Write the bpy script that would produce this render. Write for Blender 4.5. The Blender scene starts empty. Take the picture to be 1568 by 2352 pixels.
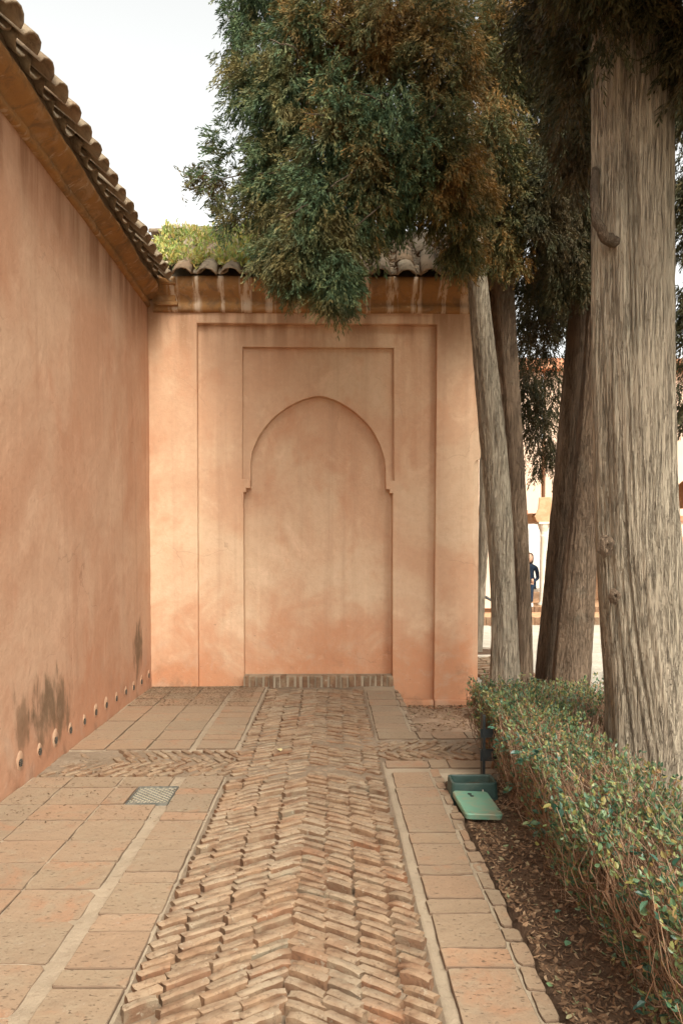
import bpy, math, random
import numpy as np
from mathutils import Vector, Matrix
R = math.radians
random.seed(7)
scene = bpy.context.scene
col = scene.collection

# ---------------------------------------------------------------- camera
cam_d = bpy.data.cameras.new('camera')
cam = bpy.data.objects.new('camera', cam_d)
col.objects.link(cam)
cam_d.sensor_fit = 'VERTICAL'
cam_d.sensor_height = 36.0
cam_d.lens = 36.0 * 1750 / 2352
cam_d.shift_y = 152 / 2352
cam_d.clip_start = 0.05
cam_d.clip_end = 2000
cam.location = (0, 0, 1.55)
cam.rotation_euler = (R(90 - 2.0), 0, R(-0.85))
scene.camera = cam

# ---------------------------------------------------------------- sky, sun, exposure
SUN_EL, SUN_AZ = 45.0, 160.0          # azimuth clockwise from +Y
world = bpy.data.worlds.new('World')
scene.world = world
world.use_nodes = True
wn = world.node_tree
wn.nodes.clear()
w_out = wn.nodes.new('ShaderNodeOutputWorld')
w_bg = wn.nodes.new('ShaderNodeBackground')
w_sky = wn.nodes.new('ShaderNodeTexSky')
w_sky.sky_type = 'NISHITA'
w_sky.sun_disc = False
w_sky.sun_elevation = R(SUN_EL)
w_sky.sun_rotation = R(SUN_AZ)
w_sky.air_density = 1.0
w_sky.dust_density = 4.0
w_sky.ozone_density = 1.0
w_hs = wn.nodes.new('ShaderNodeHueSaturation')
w_hs.inputs['Saturation'].default_value = 0.08
wn.links.new(w_sky.outputs[0], w_hs.inputs['Color'])
w_tint = wn.nodes.new('ShaderNodeMix')
w_tint.data_type = 'RGBA'; w_tint.blend_type = 'MULTIPLY'; w_tint.inputs[0].default_value = 1.0
w_tint.inputs[7].default_value = (1.0, 1.0, 0.96, 1.0)
wn.links.new(w_hs.outputs[0], w_tint.inputs[6])
wn.links.new(w_tint.outputs[2], w_bg.inputs[0])
w_bg.inputs[1].default_value = 0.15
wn.links.new(w_bg.outputs[0], w_out.inputs[0])

sun_d = bpy.data.lights.new('sun', 'SUN')
sun_d.energy = 1.15
sun_d.angle = R(18)
sun_d.color = (1.0, 0.93, 0.80)
sun = bpy.data.objects.new('sun', sun_d)
col.objects.link(sun)
sd = Vector((math.sin(R(SUN_AZ)) * math.cos(R(SUN_EL)), math.cos(R(SUN_AZ)) * math.cos(R(SUN_EL)), math.sin(R(SUN_EL))))
sun.rotation_euler = sd.to_track_quat('Z', 'Y').to_euler()
sun.location = (8, -4, 12)

vs = scene.view_settings
vs.view_transform = 'Standard'
vs.look = 'None'
vs.gamma = 1.0
vs.exposure = 1.38
vs.use_curve_mapping = False
scene.cycles.max_bounces = 8
scene.cycles.diffuse_bounces = 5
scene.cycles.use_denoising = True

# ---------------------------------------------------------------- helpers
def tag(o, label=None, cat=None, group=None, kind=None):
    if label: o['label'] = label
    if cat: o['category'] = cat
    if group: o['group'] = group
    if kind: o['kind'] = kind
    return o

def empty(name, loc=(0, 0, 0), rz=0.0):
    o = bpy.data.objects.new(name, None)
    o.empty_display_size = 0.1
    o.location = loc
    o.rotation_euler = (0, 0, rz)
    col.objects.link(o)
    return o

def link(name, me, parent=None, loc=None, rot=None):
    o = bpy.data.objects.new(name, me)
    col.objects.link(o)
    if parent: o.parent = parent
    if loc is not None: o.location = loc
    if rot is not None: o.rotation_euler = rot
    return o

def mesh(name, v, f, mat=None, smooth=False):
    me = bpy.data.meshes.new(name)
    me.from_pydata([tuple(p) for p in v], [], [tuple(q) for q in f])
    if mat: me.materials.append(mat)
    if smooth: me.polygons.foreach_set('use_smooth', [True] * len(me.polygons))
    me.update()
    return me

def big_mesh(name, v, loops, n_per, mat, smooth=False):
    """v (N,3) array, loops flat index array, every face has n_per corners"""
    me = bpy.data.meshes.new(name)
    nf = len(loops) // n_per
    me.vertices.add(len(v)); me.vertices.foreach_set('co', np.asarray(v, np.float32).ravel())
    me.loops.add(len(loops)); me.loops.foreach_set('vertex_index', np.asarray(loops, np.int32))
    me.polygons.add(nf)
    me.polygons.foreach_set('loop_start', np.arange(0, nf * n_per, n_per, dtype=np.int32))
    me.polygons.foreach_set('loop_total', np.full(nf, n_per, np.int32))
    me.materials.append(mat)
    me.update(calc_edges=True)
    me.polygons.foreach_set('use_smooth', np.full(nf, smooth, bool))
    return me

class MB:
    def __init__(s): s.v = []; s.f = []
    def add(s, v, f):
        b = len(s.v); s.v += [tuple(p) for p in v]; s.f += [tuple(i + b for i in q) for q in f]; return s
    def box(s, x0, x1, y0, y1, z0, z1):
        v = [(x0,y0,z0),(x1,y0,z0),(x1,y1,z0),(x0,y1,z0),(x0,y0,z1),(x1,y0,z1),(x1,y1,z1),(x0,y1,z1)]
        return s.add(v, [(3,2,1,0),(4,5,6,7),(0,1,5,4),(1,2,6,5),(2,3,7,6),(3,0,4,7)])
    def prism_xz(s, pts, y0, y1):
        """simple polygon in x,z (counter-clockwise seen from -y) extruded from y0 (front) to y1"""
        n = len(pts)
        v = [(x, y0, z) for x, z in pts] + [(x, y1, z) for x, z in pts]
        f = [tuple(range(n)), tuple(range(2*n-1, n-1, -1))]
        f += [((i+1) % n, i, i+n, (i+1) % n + n) for i in range(n)]
        return s.add(v, f)
    def prism_xy(s, pts, z0, z1):
        n = len(pts)
        v = [(x, y, z0) for x, y in pts] + [(x, y, z1) for x, y in pts]
        f = [tuple(range(n-1, -1, -1)), tuple(range(n, 2*n))]
        f += [(i, (i+1) % n, (i+1) % n + n, i+n) for i in range(n)]
        return s.add(v, f)
    def tube(s, pts, rad, n=6, cap=True):
        pts = [Vector(p) for p in pts]
        up = Vector((0.31, 0.77, 0.55))
        b = len(s.v); m = len(pts)
        for i, p in enumerate(pts):
            d = (pts[min(i+1, m-1)] - pts[max(i-1, 0)]).normalized()
            a = d.cross(up); a.normalize(); c = d.cross(a)
            r = rad[i] if hasattr(rad, '__len__') else rad
            for k in range(n):
                t = 2*math.pi*k/n
                s.v.append(tuple(p + a*(r*math.cos(t)) + c*(r*math.sin(t))))
        for i in range(m-1):
            for k in range(n):
                s.f.append((b+i*n+k, b+i*n+(k+1) % n, b+(i+1)*n+(k+1) % n, b+(i+1)*n+k))
        if cap:
            s.f.append(tuple(b+k for k in range(n-1, -1, -1)))
            s.f.append(tuple(b+(m-1)*n+k for k in range(n)))
        return s
    def lathe(s, prof, n=20, c=(0, 0, 0)):
        b = len(s.v)
        for r, z in prof:
            for k in range(n):
                t = 2*math.pi*k/n
                s.v.append((c[0]+r*math.cos(t), c[1]+r*math.sin(t), c[2]+z))
        for i in range(len(prof)-1):
            for k in range(n):
                s.f.append((b+i*n+k, b+i*n+(k+1) % n, b+(i+1)*n+(k+1) % n, b+(i+1)*n+k))
        s.f.append(tuple(b+k for k in range(n-1, -1, -1)))
        s.f.append(tuple(b+(len(prof)-1)*n+k for k in range(n)))
        return s
    def build(s, name, mat, parent=None, smooth=False, bevel=0.0):
        o = link(name, mesh(name, s.v, s.f, mat, smooth), parent)
        if bevel:
            m = o.modifiers.new('bevel', 'BEVEL'); m.width = bevel; m.segments = 2; m.limit_method = 'ANGLE'; m.angle_limit = R(40)
        return o

# smooth value noise on numpy arrays -------------------------------------------------
_rs = np.random.RandomState(3)
_lat = _rs.rand(64, 64, 64)
def vnoise(x, y, z=0.0):
    x, y, z = np.broadcast_arrays(np.asarray(x, float), np.asarray(y, float), np.asarray(z, float))
    xi, yi, zi = np.floor(x).astype(int), np.floor(y).astype(int), np.floor(z).astype(int)
    fx, fy, fz = x-xi, y-yi, z-zi
    fx, fy, fz = fx*fx*(3-2*fx), fy*fy*(3-2*fy), fz*fz*(3-2*fz)
    r = 0
    for a in (0, 1):
        for b in (0, 1):
            for c in (0, 1):
                r = r + _lat[(xi+a) & 63, (yi+b) & 63, (zi+c) & 63] * (fx if a else 1-fx) * (fy if b else 1-fy) * (fz if c else 1-fz)
    return r - 0.5

def grid_mesh(name, P, mat, smooth=True):
    """P (n,m,3) array of points"""
    n, m = P.shape[:2]
    i = np.arange(n-1)[:, None]*m + np.arange(m-1)[None, :]
    q = np.stack([i, i+1, i+m+1, i+m], -1).reshape(-1)
    return big_mesh(name, P.reshape(-1, 3), q, 4, mat, smooth)

# ---------------------------------------------------------------- node helper
class NT:
    def __init__(s, name):
        s.m = bpy.data.materials.new(name); s.m.use_nodes = True
        s.t = s.m.node_tree; s.t.nodes.clear()
        s.out = s.t.nodes.new('ShaderNodeOutputMaterial')
        s.geo = None; s.tc = None; s.oi = None
    def put(s, sock, v):
        if isinstance(v, bpy.types.NodeSocket): s.t.links.new(v, sock)
        elif isinstance(v, (tuple, list)) and len(v) == 3 and sock.type == 'RGBA': sock.default_value = (*v, 1)
        else: sock.default_value = v
    def pos(s):
        if not s.geo: s.geo = s.t.nodes.new('ShaderNodeNewGeometry')
        return s.geo.outputs['Position']
    def normal(s): s.pos(); return s.geo.outputs['Normal']
    def island(s): s.pos(); return s.geo.outputs['Random Per Island']
    def obj(s):
        if not s.tc: s.tc = s.t.nodes.new('ShaderNodeTexCoord')
        return s.tc.outputs['Object']
    def rnd(s):
        if not s.oi: s.oi = s.t.nodes.new('ShaderNodeObjectInfo')
        return s.oi.outputs['Random']
    def map(s, vec, scale=(1, 1, 1), loc=(0, 0, 0), rot=(0, 0, 0)):
        n = s.t.nodes.new('ShaderNodeMapping')
        s.put(n.inputs['Vector'], vec); n.inputs['Scale'].default_value = scale
        s.put(n.inputs['Location'], loc); n.inputs['Rotation'].default_value = rot
        return n.outputs[0]
    def noise(s, vec, scale, detail=4.0, rough=0.55, dist=0.0):
        n = s.t.nodes.new('ShaderNodeTexNoise')
        s.put(n.inputs['Vector'], vec); n.inputs['Scale'].default_value = scale
        n.inputs['Detail'].default_value = detail; n.inputs['Roughness'].default_value = rough
        n.inputs['Distortion'].default_value = dist
        return n.outputs['Fac']
    def voro(s, vec, scale, feature='F1'):
        n = s.t.nodes.new('ShaderNodeTexVoronoi'); n.feature = feature
        s.put(n.inputs['Vector'], vec); n.inputs['Scale'].default_value = scale
        return n.outputs['Distance']
    def math(s, op, a, b=0.0, c=None, clamp=False):
        n = s.t.nodes.new('ShaderNodeMath'); n.operation = op; n.use_clamp = clamp
        s.put(n.inputs[0], a); s.put(n.inputs[1], b)
        if c is not None: s.put(n.inputs[2], c)
        return n.outputs[0]
    def rng(s, v, a, b, c=0.0, d=1.0):
        n = s.t.nodes.new('ShaderNodeMapRange'); n.interpolation_type = 'SMOOTHSTEP'
        s.put(n.inputs[0], v)
        for k, x in zip((1, 2, 3, 4), (a, b, c, d)): s.put(n.inputs[k], x)
        return n.outputs[0]
    def sep(s, v):
        n = s.t.nodes.new('ShaderNodeSeparateXYZ'); s.put(n.inputs[0], v); return n.outputs
    def mix(s, f, a, b, mode='MIX'):
        n = s.t.nodes.new('ShaderNodeMix'); n.data_type = 'RGBA'; n.blend_type = mode
        s.put(n.inputs[0], f); s.put(n.inputs[6], a); s.put(n.inputs[7], b)
        return n.outputs[2]
    def ramp(s, f, stops):
        n = s.t.nodes.new('ShaderNodeValToRGB'); e = n.color_ramp.elements
        while len(e) < len(stops): e.new(0.5)
        for i, (p, c) in enumerate(stops): e[i].position = p; e[i].color = (*c, 1)
        s.put(n.inputs[0], f); return n.outputs[0]
    def bump(s, h, strength, dist, nrm=None):
        n = s.t.nodes.new('ShaderNodeBump'); s.put(n.inputs['Height'], h)
        n.inputs['Strength'].default_value = strength; n.inputs['Distance'].default_value = dist
        if nrm: s.put(n.inputs['Normal'], nrm)
        return n.outputs[0]
    def bsdf(s, color, rough=0.9, nrm=None, spec=0.3, trans=None, metal=0.0):
        n = s.t.nodes.new('ShaderNodeBsdfPrincipled')
        s.put(n.inputs['Base Color'], color); s.put(n.inputs['Roughness'], rough)
        n.inputs['Specular IOR Level'].default_value = spec; n.inputs['Metallic'].default_value = metal
        if nrm: s.put(n.inputs['Normal'], nrm)
        sh = n.outputs[0]
        if trans:
            t = s.t.nodes.new('ShaderNodeBsdfTranslucent'); s.put(t.inputs[0], color)
            mx = s.t.nodes.new('ShaderNodeMixShader'); mx.inputs[0].default_value = trans
            s.t.links.new(sh, mx.inputs[1]); s.t.links.new(t.outputs[0], mx.inputs[2]); sh = mx.outputs[0]
        s.t.links.new(sh, s.out.inputs[0])
        return s.m

# ---------------------------------------------------------------- materials
def plaster(name, base, pale, red, damp_top=1.2, mould=(), stain_z=3.6, damp=1.0):
    n = NT(name); p = n.pos(); x, y, z = n.sep(p)
    big = n.noise(p, 0.75, 5, 0.6, 0.6)
    c = n.mix(n.rng(big, 0.36, 0.64), base, pale)
    med = n.noise(n.map(p, (2.2, 2.2, 1.5), (7, 3, 1)), 1.0, 6, 0.62, 0.4)
    c = n.mix(n.rng(med, 0.50, 0.78, 0, 0.55), c, red)
    wsh = n.noise(n.map(p, (1.3, 1.3, 0.8), (2, 9, 4)), 1.6, 7, 0.65, 1.0)
    c = n.mix(n.rng(wsh, 0.53, 0.72, 0, 0.40), c, tuple(min(1, v*1.22+0.02) for v in pale))
    streak = n.noise(n.map(p, (5.0, 5.0, 0.16)), 1.6, 4, 0.6)
    c = n.mix(n.rng(streak, 0.50, 0.80, 0, 0.35), c, tuple(v*0.66 for v in base))
    c = n.mix(n.rng(n.noise(n.map(p, (9.0, 9.0, 0.22), (3, 3, 0)), 1.4, 3), 0.56, 0.8, 0, 0.25), c, tuple(min(1, v*1.25) for v in pale))
    # rising damp: redder, patchy, highest near the ground
    dn = n.noise(p, 1.5, 6, 0.62, 0.9)
    dm = n.rng(n.math('ADD', z, n.math('MULTIPLY', n.math('SUBTRACT', dn, 0.5), 2.4)), damp_top, 0.05, 0.0, 0.85*damp)
    c = n.mix(dm, c, red)
    salt = n.noise(p, 3.4, 6, 0.65, 0.5)
    sm = n.math('MULTIPLY', n.rng(salt, 0.50, 0.70), n.rng(z, 0.9, 0.15, 0, 0.55))
    c = n.mix(sm, c, tuple(v*0.72+0.05 for v in pale))
    dk = n.math('MULTIPLY', n.rng(n.noise(p, 2.6, 6, 0.7, 0.3), 0.52, 0.72), n.rng(z, 0.55, -0.05, 0, 0.6))
    c = n.mix(dk, c, tuple(v*0.35 for v in base))
    # grime washed down from the cornice
    gn = n.noise(n.map(p, (3.2, 3.2, 0.30), (1, 5, 0)), 1.5, 5, 0.6)
    gm = n.math('MULTIPLY', n.rng(z, stain_z, 4.25, 0, 0.75), n.rng(gn, 0.40, 0.64))
    c = n.mix(gm, c, tuple(v*w for v, w in zip(base, (0.50, 0.42, 0.33))))
    for (my, mz, ry, rz_, amt) in mould:
        dy = n.math('DIVIDE', n.math('SUBTRACT', y, my), ry)
        dz = n.math('DIVIDE', n.math('SUBTRACT', z, mz), rz_)
        dd = n.math('SQRT', n.math('ADD', n.math('MULTIPLY', dy, dy), n.math('MULTIPLY', dz, dz)))
        sn = n.noise(n.map(p, (7.0, 7.0, 2.6)), 1.2, 6, 0.65, 0.2)
        f = n.rng(n.math('ADD', dd, n.math('MULTIPLY', n.math('SUBTRACT', sn, 0.5), 3.0)), 1.15, 0.35, 0, amt)
        c = n.mix(f, c, (0.105, 0.07, 0.038))
    fine = n.noise(p, 16, 8, 0.75, 0.3)
    c = n.mix(n.rng(fine, 0.42, 0.66, 0, 0.22), c, tuple(v*0.74 for v in base))
    c = n.mix(n.rng(n.noise(n.map(p, loc=(6, 2, 3)), 11, 8, 0.75, 0.6), 0.55, 0.70, 0, 0.22), c, tuple(min(1, v*1.18) for v in pale))
    wob = n.t.nodes.new('ShaderNodeVectorMath'); wob.operation = 'ADD'
    nz_ = n.t.nodes.new('ShaderNodeTexNoise'); n.put(nz_.inputs['Vector'], p); nz_.inputs['Scale'].default_value = 3.0; nz_.inputs['Detail'].default_value = 5
    sc_ = n.t.nodes.new('ShaderNodeVectorMath'); sc_.operation = 'SCALE'; n.put(sc_.inputs[0], nz_.outputs['Color']); sc_.inputs['Scale'].default_value = 0.35
    n.put(wob.inputs[0], p); n.put(wob.inputs[1], sc_.outputs[0])
    crack = n.math('MULTIPLY', n.rng(n.voro(wob.outputs[0], 0.75, 'DISTANCE_TO_EDGE'), 0.0045, 0.0008), n.rng(n.noise(p, 0.9, 3), 0.54, 0.62, 0, 0.28))
    c = n.mix(crack, c, tuple(v*0.4 for v in base))
    chip = n.math('MULTIPLY', n.rng(n.noise(n.map(p, loc=(1, 7, 5)), 13, 4, 0.6), 0.70, 0.74), n.rng(z, 1.4, 0.2, 0.15, 0.8))
    c = n.mix(chip, c, (0.20, 0.12, 0.075))
    speck = n.noise(p, 38, 3, 0.7)
    c = n.mix(n.rng(speck, 0.60, 0.75, 0, 0.16), c, tuple(v*0.5 for v in base))
    h1 = n.noise(p, 4.0, 7, 0.62); h2 = n.noise(p, 55, 5, 0.75)
    nb = n.bump(n.math('SUBTRACT', h1, n.math('ADD', n.math('MULTIPLY', crack, 0.15), n.math('MULTIPLY', chip, 0.2))), 0.26, 0.05); nb = n.bump(h2, 0.45, 0.006, nb)
    return n.bsdf(c, 0.93, nb, 0.15)

M = {}
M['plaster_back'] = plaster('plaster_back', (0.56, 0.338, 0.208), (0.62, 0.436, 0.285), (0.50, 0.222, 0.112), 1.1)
M['plaster_left_shaded'] = plaster('plaster_left_shaded', (0.44, 0.236, 0.140), (0.50, 0.312, 0.200), (0.42, 0.182, 0.096), 0.9,  # same plaster as the back wall, its shade put into a darker colour
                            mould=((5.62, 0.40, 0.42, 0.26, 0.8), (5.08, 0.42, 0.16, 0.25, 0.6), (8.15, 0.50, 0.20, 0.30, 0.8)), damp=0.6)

def cornice_mat(name, white):
    n = NT(name); p = n.pos()
    c = n.mix(n.rng(n.noise(p, 2.2, 6, 0.65, 0.6), 0.35, 0.65), (0.33, 0.165, 0.058), (0.27, 0.145, 0.062))
    c = n.mix(n.rng(n.noise(p, 6, 6, 0.7, 0.8), 0.46, 0.68, 0, 0.75), c, (0.16, 0.10, 0.056))
    c = n.mix(n.rng(n.noise(n.map(p, loc=(4, 6, 2)), 4, 7, 0.7, 1.0), 0.52, 0.68, 0, 0.55), c, (0.40, 0.255, 0.145))
    x_, y_, z_ = n.sep(p)
    if white > 0.5:      # lime runs below every pan tile
        ph = n.math('FRACT', n.math('DIVIDE', n.math('ADD', x_, 1.62 + 0.0), 0.273))
        d_ = n.math('ABSOLUTE', n.math('SUBTRACT', ph, 0.5))
        st = n.noise(n.map(p, (26, 5, 0.9)), 1.0, 5, 0.7)
        wd = n.noise(n.map(p, (3.6, 1, 0.2), (2, 0, 0)), 1.0, 2)
        f = n.math('MULTIPLY', n.rng(n.math('SUBTRACT', d_, n.math('MULTIPLY', n.math('SUBTRACT', wd, 0.5), 0.6)), 0.27, 0.12), n.rng(st, 0.44, 0.54, 0, white))
    else:
        st = n.noise(n.map(p, (2, 7, 3.0)), 1.0, 5, 0.7)
        f = n.math('MULTIPLY', n.rng(st, 0.56, 0.64), white)
    c = n.mix(f, c, (0.56, 0.43, 0.31))
    c = n.mix(n.rng(n.noise(p, 9, 5, 0.7), 0.6, 0.7, 0, 0.4), c, (0.50, 0.32, 0.18))
    nb = n.bump(n.noise(p, 6, 6, 0.65), 0.5, 0.04); nb = n.bump(n.noise(p, 60, 4, 0.7), 0.3, 0.005, nb)
    return n.bsdf(c, 0.93, nb, 0.15)
M['cornice_back'] = cornice_mat('cornice_back', 0.85)
M['cornice_left'] = cornice_mat('cornice_left', 0.45)

def brick_mat():
    n = NT('worn_brick'); p = n.pos(); r = n.rnd()
    c = n.ramp(r, [(0.0, (0.288, 0.179, 0.103)), (0.22, (0.331, 0.206, 0.118)), (0.4, (0.259, 0.194, 0.125)), (0.58, (0.338, 0.229, 0.137)), (0.74, (0.238, 0.206, 0.141)), (0.86, (0.317, 0.145, 0.072)), (1.0, (0.274, 0.206, 0.133))])
    c = n.mix(n.rng(n.noise(p, 14, 5, 0.65), 0.42, 0.70, 0, 0.6), c, (0.259, 0.122, 0.061))
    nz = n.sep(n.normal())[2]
    c = n.mix(n.rng(n.noise(p, 7, 4, 0.6), 0.3, 0.7, 0.25, 0.8), c, (0.13, 0.066, 0.036))  # dark tone shades the brick sides in the colour; dust covers the tops
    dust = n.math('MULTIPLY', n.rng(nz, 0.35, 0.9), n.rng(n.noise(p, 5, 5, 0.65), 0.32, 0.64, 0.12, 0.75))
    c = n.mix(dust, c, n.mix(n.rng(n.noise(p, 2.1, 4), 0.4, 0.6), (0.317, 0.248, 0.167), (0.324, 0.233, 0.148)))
    c = n.mix(n.rng(n.noise(p, 45, 4, 0.7), 0.52, 0.68, 0, 0.7), c, (0.12, 0.072, 0.043))
    c = n.mix(n.rng(n.noise(n.map(p, loc=(5, 1, 2)), 23, 4, 0.7), 0.60, 0.70, 0, 0.5), c, (0.396, 0.351, 0.258))
    nb = n.bump(n.noise(p, 28, 6, 0.7), 0.7, 0.012); nb = n.bump(n.noise(p, 120, 4, 0.7), 0.4, 0.003, nb)
    return n.bsdf(c, 0.92, nb, 0.2)
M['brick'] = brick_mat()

def tile_mat():
    n = NT('terracotta_tile'); p = n.pos(); r = n.rnd()
    c = n.ramp(r, [(0.0, (0.283, 0.193, 0.121)), (0.25, (0.263, 0.191, 0.121)), (0.45, (0.297, 0.199, 0.124)), (0.65, (0.249, 0.186, 0.121)), (0.85, (0.311, 0.186, 0.109)), (1.0, (0.277, 0.202, 0.128))])
    off = n.math('MULTIPLY', r, 37.0)
    comb = n.t.nodes.new('ShaderNodeCombineXYZ'); n.put(comb.inputs[2], off)
    pp = n.map(p, loc=comb.outputs[0])
    worn = n.noise(pp, 3.2, 5, 0.6, 0.8)
    c = n.mix(n.rng(worn, 0.55, 0.70, 0, 0.6), c, (0.318, 0.159, 0.086))
    c = n.mix(n.rng(n.noise(pp, 5.5, 6, 0.7, 0.5), 0.48, 0.68, 0, 0.55), c, (0.277, 0.220, 0.145))
    c = n.mix(n.rng(n.noise(pp, 2.0, 5, 0.7, 1.5), 0.55, 0.7, 0, 0.5), c, (0.236, 0.167, 0.108))
    pit = n.rng(n.noise(n.map(p, (1.0, 2.2, 1)), 34, 3, 0.6), 0.62, 0.68)
    c = n.mix(n.math('MULTIPLY', pit, 0.8), c, (0.10, 0.065, 0.04))
    c = n.mix(n.rng(n.noise(p, 90, 3, 0.7), 0.52, 0.70, 0, 0.55), c, (0.188, 0.122, 0.077))
    c = n.mix(n.rng(n.noise(n.map(pp, loc=(3, 3, 3)), 18, 6, 0.75, 0.6), 0.52, 0.70, 0, 0.5), c, (0.216, 0.151, 0.099))
    c = n.mix(n.rng(n.noise(n.map(pp, loc=(8, 1, 3)), 26, 5, 0.75), 0.60, 0.70, 0, 0.4), c, (0.381, 0.311, 0.234))
    c = n.mix(n.rng(n.sep(n.normal())[2], 0.95, 0.6, 0, 0.85), c, (0.13, 0.082, 0.052))  # side faces painted dark so the rims do not catch light
    hh = n.math('SUBTRACT', n.noise(pp, 9, 6, 0.65), n.math('MULTIPLY', pit, 0.5))
    nb = n.bump(hh, 0.7, 0.014); nb = n.bump(n.noise(p, 110, 4, 0.7), 0.3, 0.002, nb)
    return n.bsdf(c, 0.85, nb, 0.3)
M['tile'] = tile_mat()

def earthy(name, a, b, d, sc=6.0, bs=0.8, bd=0.02, speck=0.5):
    n = NT(name); p = n.pos()
    c = n.mix(n.rng(n.noise(p, sc*0.4, 6, 0.65, 0.5), 0.36, 0.64), a, b)
    c = n.mix(n.rng(n.noise(p, sc*5, 5, 0.7), 0.52, 0.72, 0, speck), c, d)
    c = n.mix(n.rng(n.noise(n.map(p, loc=(3, 8, 1)), sc*9, 4, 0.7), 0.60, 0.72, 0, speck*0.8), c, tuple(min(1, v*1.5) for v in a))
    nb = n.bump(n.noise(p, sc*4, 6, 0.7), bs, bd); nb = n.bump(n.noise(p, sc*20, 4, 0.7), 0.5, bd*0.25, nb)
    return n.bsdf(c, 0.95, nb, 0.15)
M['mortar'] = earthy('sandy_mortar', (0.34, 0.268, 0.185), (0.295, 0.232, 0.160), (0.20, 0.14, 0.09), 6, 0.7, 0.012)
M['joint'] = earthy('shaded_earth_joint', (0.255, 0.190, 0.130), (0.20, 0.145, 0.096), (0.11, 0.075, 0.048), 7, 0.9, 0.014)  # joint earth toned darker for dirt and shadow in the gaps
M['soil'] = earthy('dark_soil', (0.105, 0.062, 0.038), (0.17, 0.105, 0.062), (0.05, 0.03, 0.02), 5, 1.0, 0.03, 0.7)
M['pale_soil'] = earthy('dusty_soil', (0.36, 0.25, 0.165), (0.29, 0.195, 0.125), (0.15, 0.095, 0.06), 5, 0.9, 0.02, 0.6)
M['ground'] = earthy('ground_earth', (0.38, 0.29, 0.20), (0.32, 0.24, 0.16), (0.22, 0.16, 0.10), 2, 0.6, 0.03)
M['court'] = earthy('pale_paving', (0.50, 0.45, 0.36), (0.43, 0.38, 0.30), (0.30, 0.25, 0.19), 4, 0.9, 0.03, 0.45)

def litter_mat(name, stops, rough=0.9):
    n = NT(name)
    return n.bsdf(n.ramp(n.island(), stops), rough, None, 0.2)
M['litter'] = litter_mat('leaf_litter', [(0, (0.09, 0.05, 0.03)), (0.3, (0.20, 0.115, 0.062)), (0.55, (0.14, 0.08, 0.045)), (0.8, (0.30, 0.18, 0.10)), (0.95, (0.36, 0.25, 0.15)), (1, (0.13, 0.2, 0.09))])
M['dark_litter'] = litter_mat('dark_litter', [(0, (0.06, 0.035, 0.02)), (0.5, (0.12, 0.07, 0.04)), (1, (0.22, 0.14, 0.08))])

def bark_mat(name, lite, mid, dark, sc=1.0):
    n = NT(name); p = n.pos()
    base = n.noise(n.map(p, (1.2, 1.2, 0.5)), 1.6, 5, 0.6, 0.4)
    c = n.mix(n.rng(base, 0.35, 0.65), mid, lite)
    fib = n.noise(n.map(p, (72*sc, 72*sc, 2.4*sc)), 1.0, 6, 0.68, 0.5)
    c = n.mix(n.rng(fib, 0.40, 0.66, 0, 0.45), c, tuple(min(1, v*1.12) for v in lite))
    crk = n.noise(n.map(p, (52*sc, 52*sc, 1.4*sc), (3, 1, 2)), 1.0, 3, 0.55, 0.6)
    brk = n.noise(n.map(p, (9, 9, 2.5), (1, 6, 2)), 1.0, 3)
    ck = n.math('MULTIPLY', n.rng(n.math('ABSOLUTE', n.math('SUBTRACT', crk, 0.5)), 0.045, 0.006), n.rng(brk, 0.34, 0.56))
    crk2 = n.noise(n.map(p, (85*sc, 85*sc, 3.4*sc), (7, 4, 2)), 1.0, 2, 0.5, 0.4)
    ck = n.math('MAXIMUM', ck, n.rng(n.math('ABSOLUTE', n.math('SUBTRACT', crk2, 0.5)), 0.05, 0.0, 0, 0.4))
    c = n.mix(n.math('MULTIPLY', ck, 0.55), c, dark)
    c = n.mix(n.rng(n.noise(p, 4, 5, 0.7, 0.6), 0.58, 0.76, 0, 0.35), c, (0.10, 0.075, 0.05))
    c = n.mix(n.rng(n.noise(n.map(p, loc=(9, 2, 7)), 2.3, 5, 0.7, 0.6), 0.56, 0.72, 0, 0.35), c, (0.23, 0.215, 0.16))
    hh = n.math('SUBTRACT', fib, n.math('MULTIPLY', ck, 0.9))
    nb = n.bump(hh, 1.0, 0.03); nb = n.bump(n.noise(n.map(p, (90, 90, 8)), 1, 4, 0.7), 0.5, 0.004, nb)
    return n.bsdf(c, 0.92, nb, 0.15)
M['bark_grey'] = bark_mat('cypress_bark_grey', (0.48, 0.405, 0.295), (0.39, 0.315, 0.225), (0.08, 0.055, 0.036))
M['bark_brown'] = bark_mat('cypress_bark_brown', (0.27, 0.19, 0.125), (0.19, 0.13, 0.085), (0.04, 0.026, 0.018), 1.15)
M['bark_pale'] = bark_mat('cypress_bark_pale', (0.45, 0.37, 0.27), (0.34, 0.265, 0.19), (0.12, 0.085, 0.06), 1.3)

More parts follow.
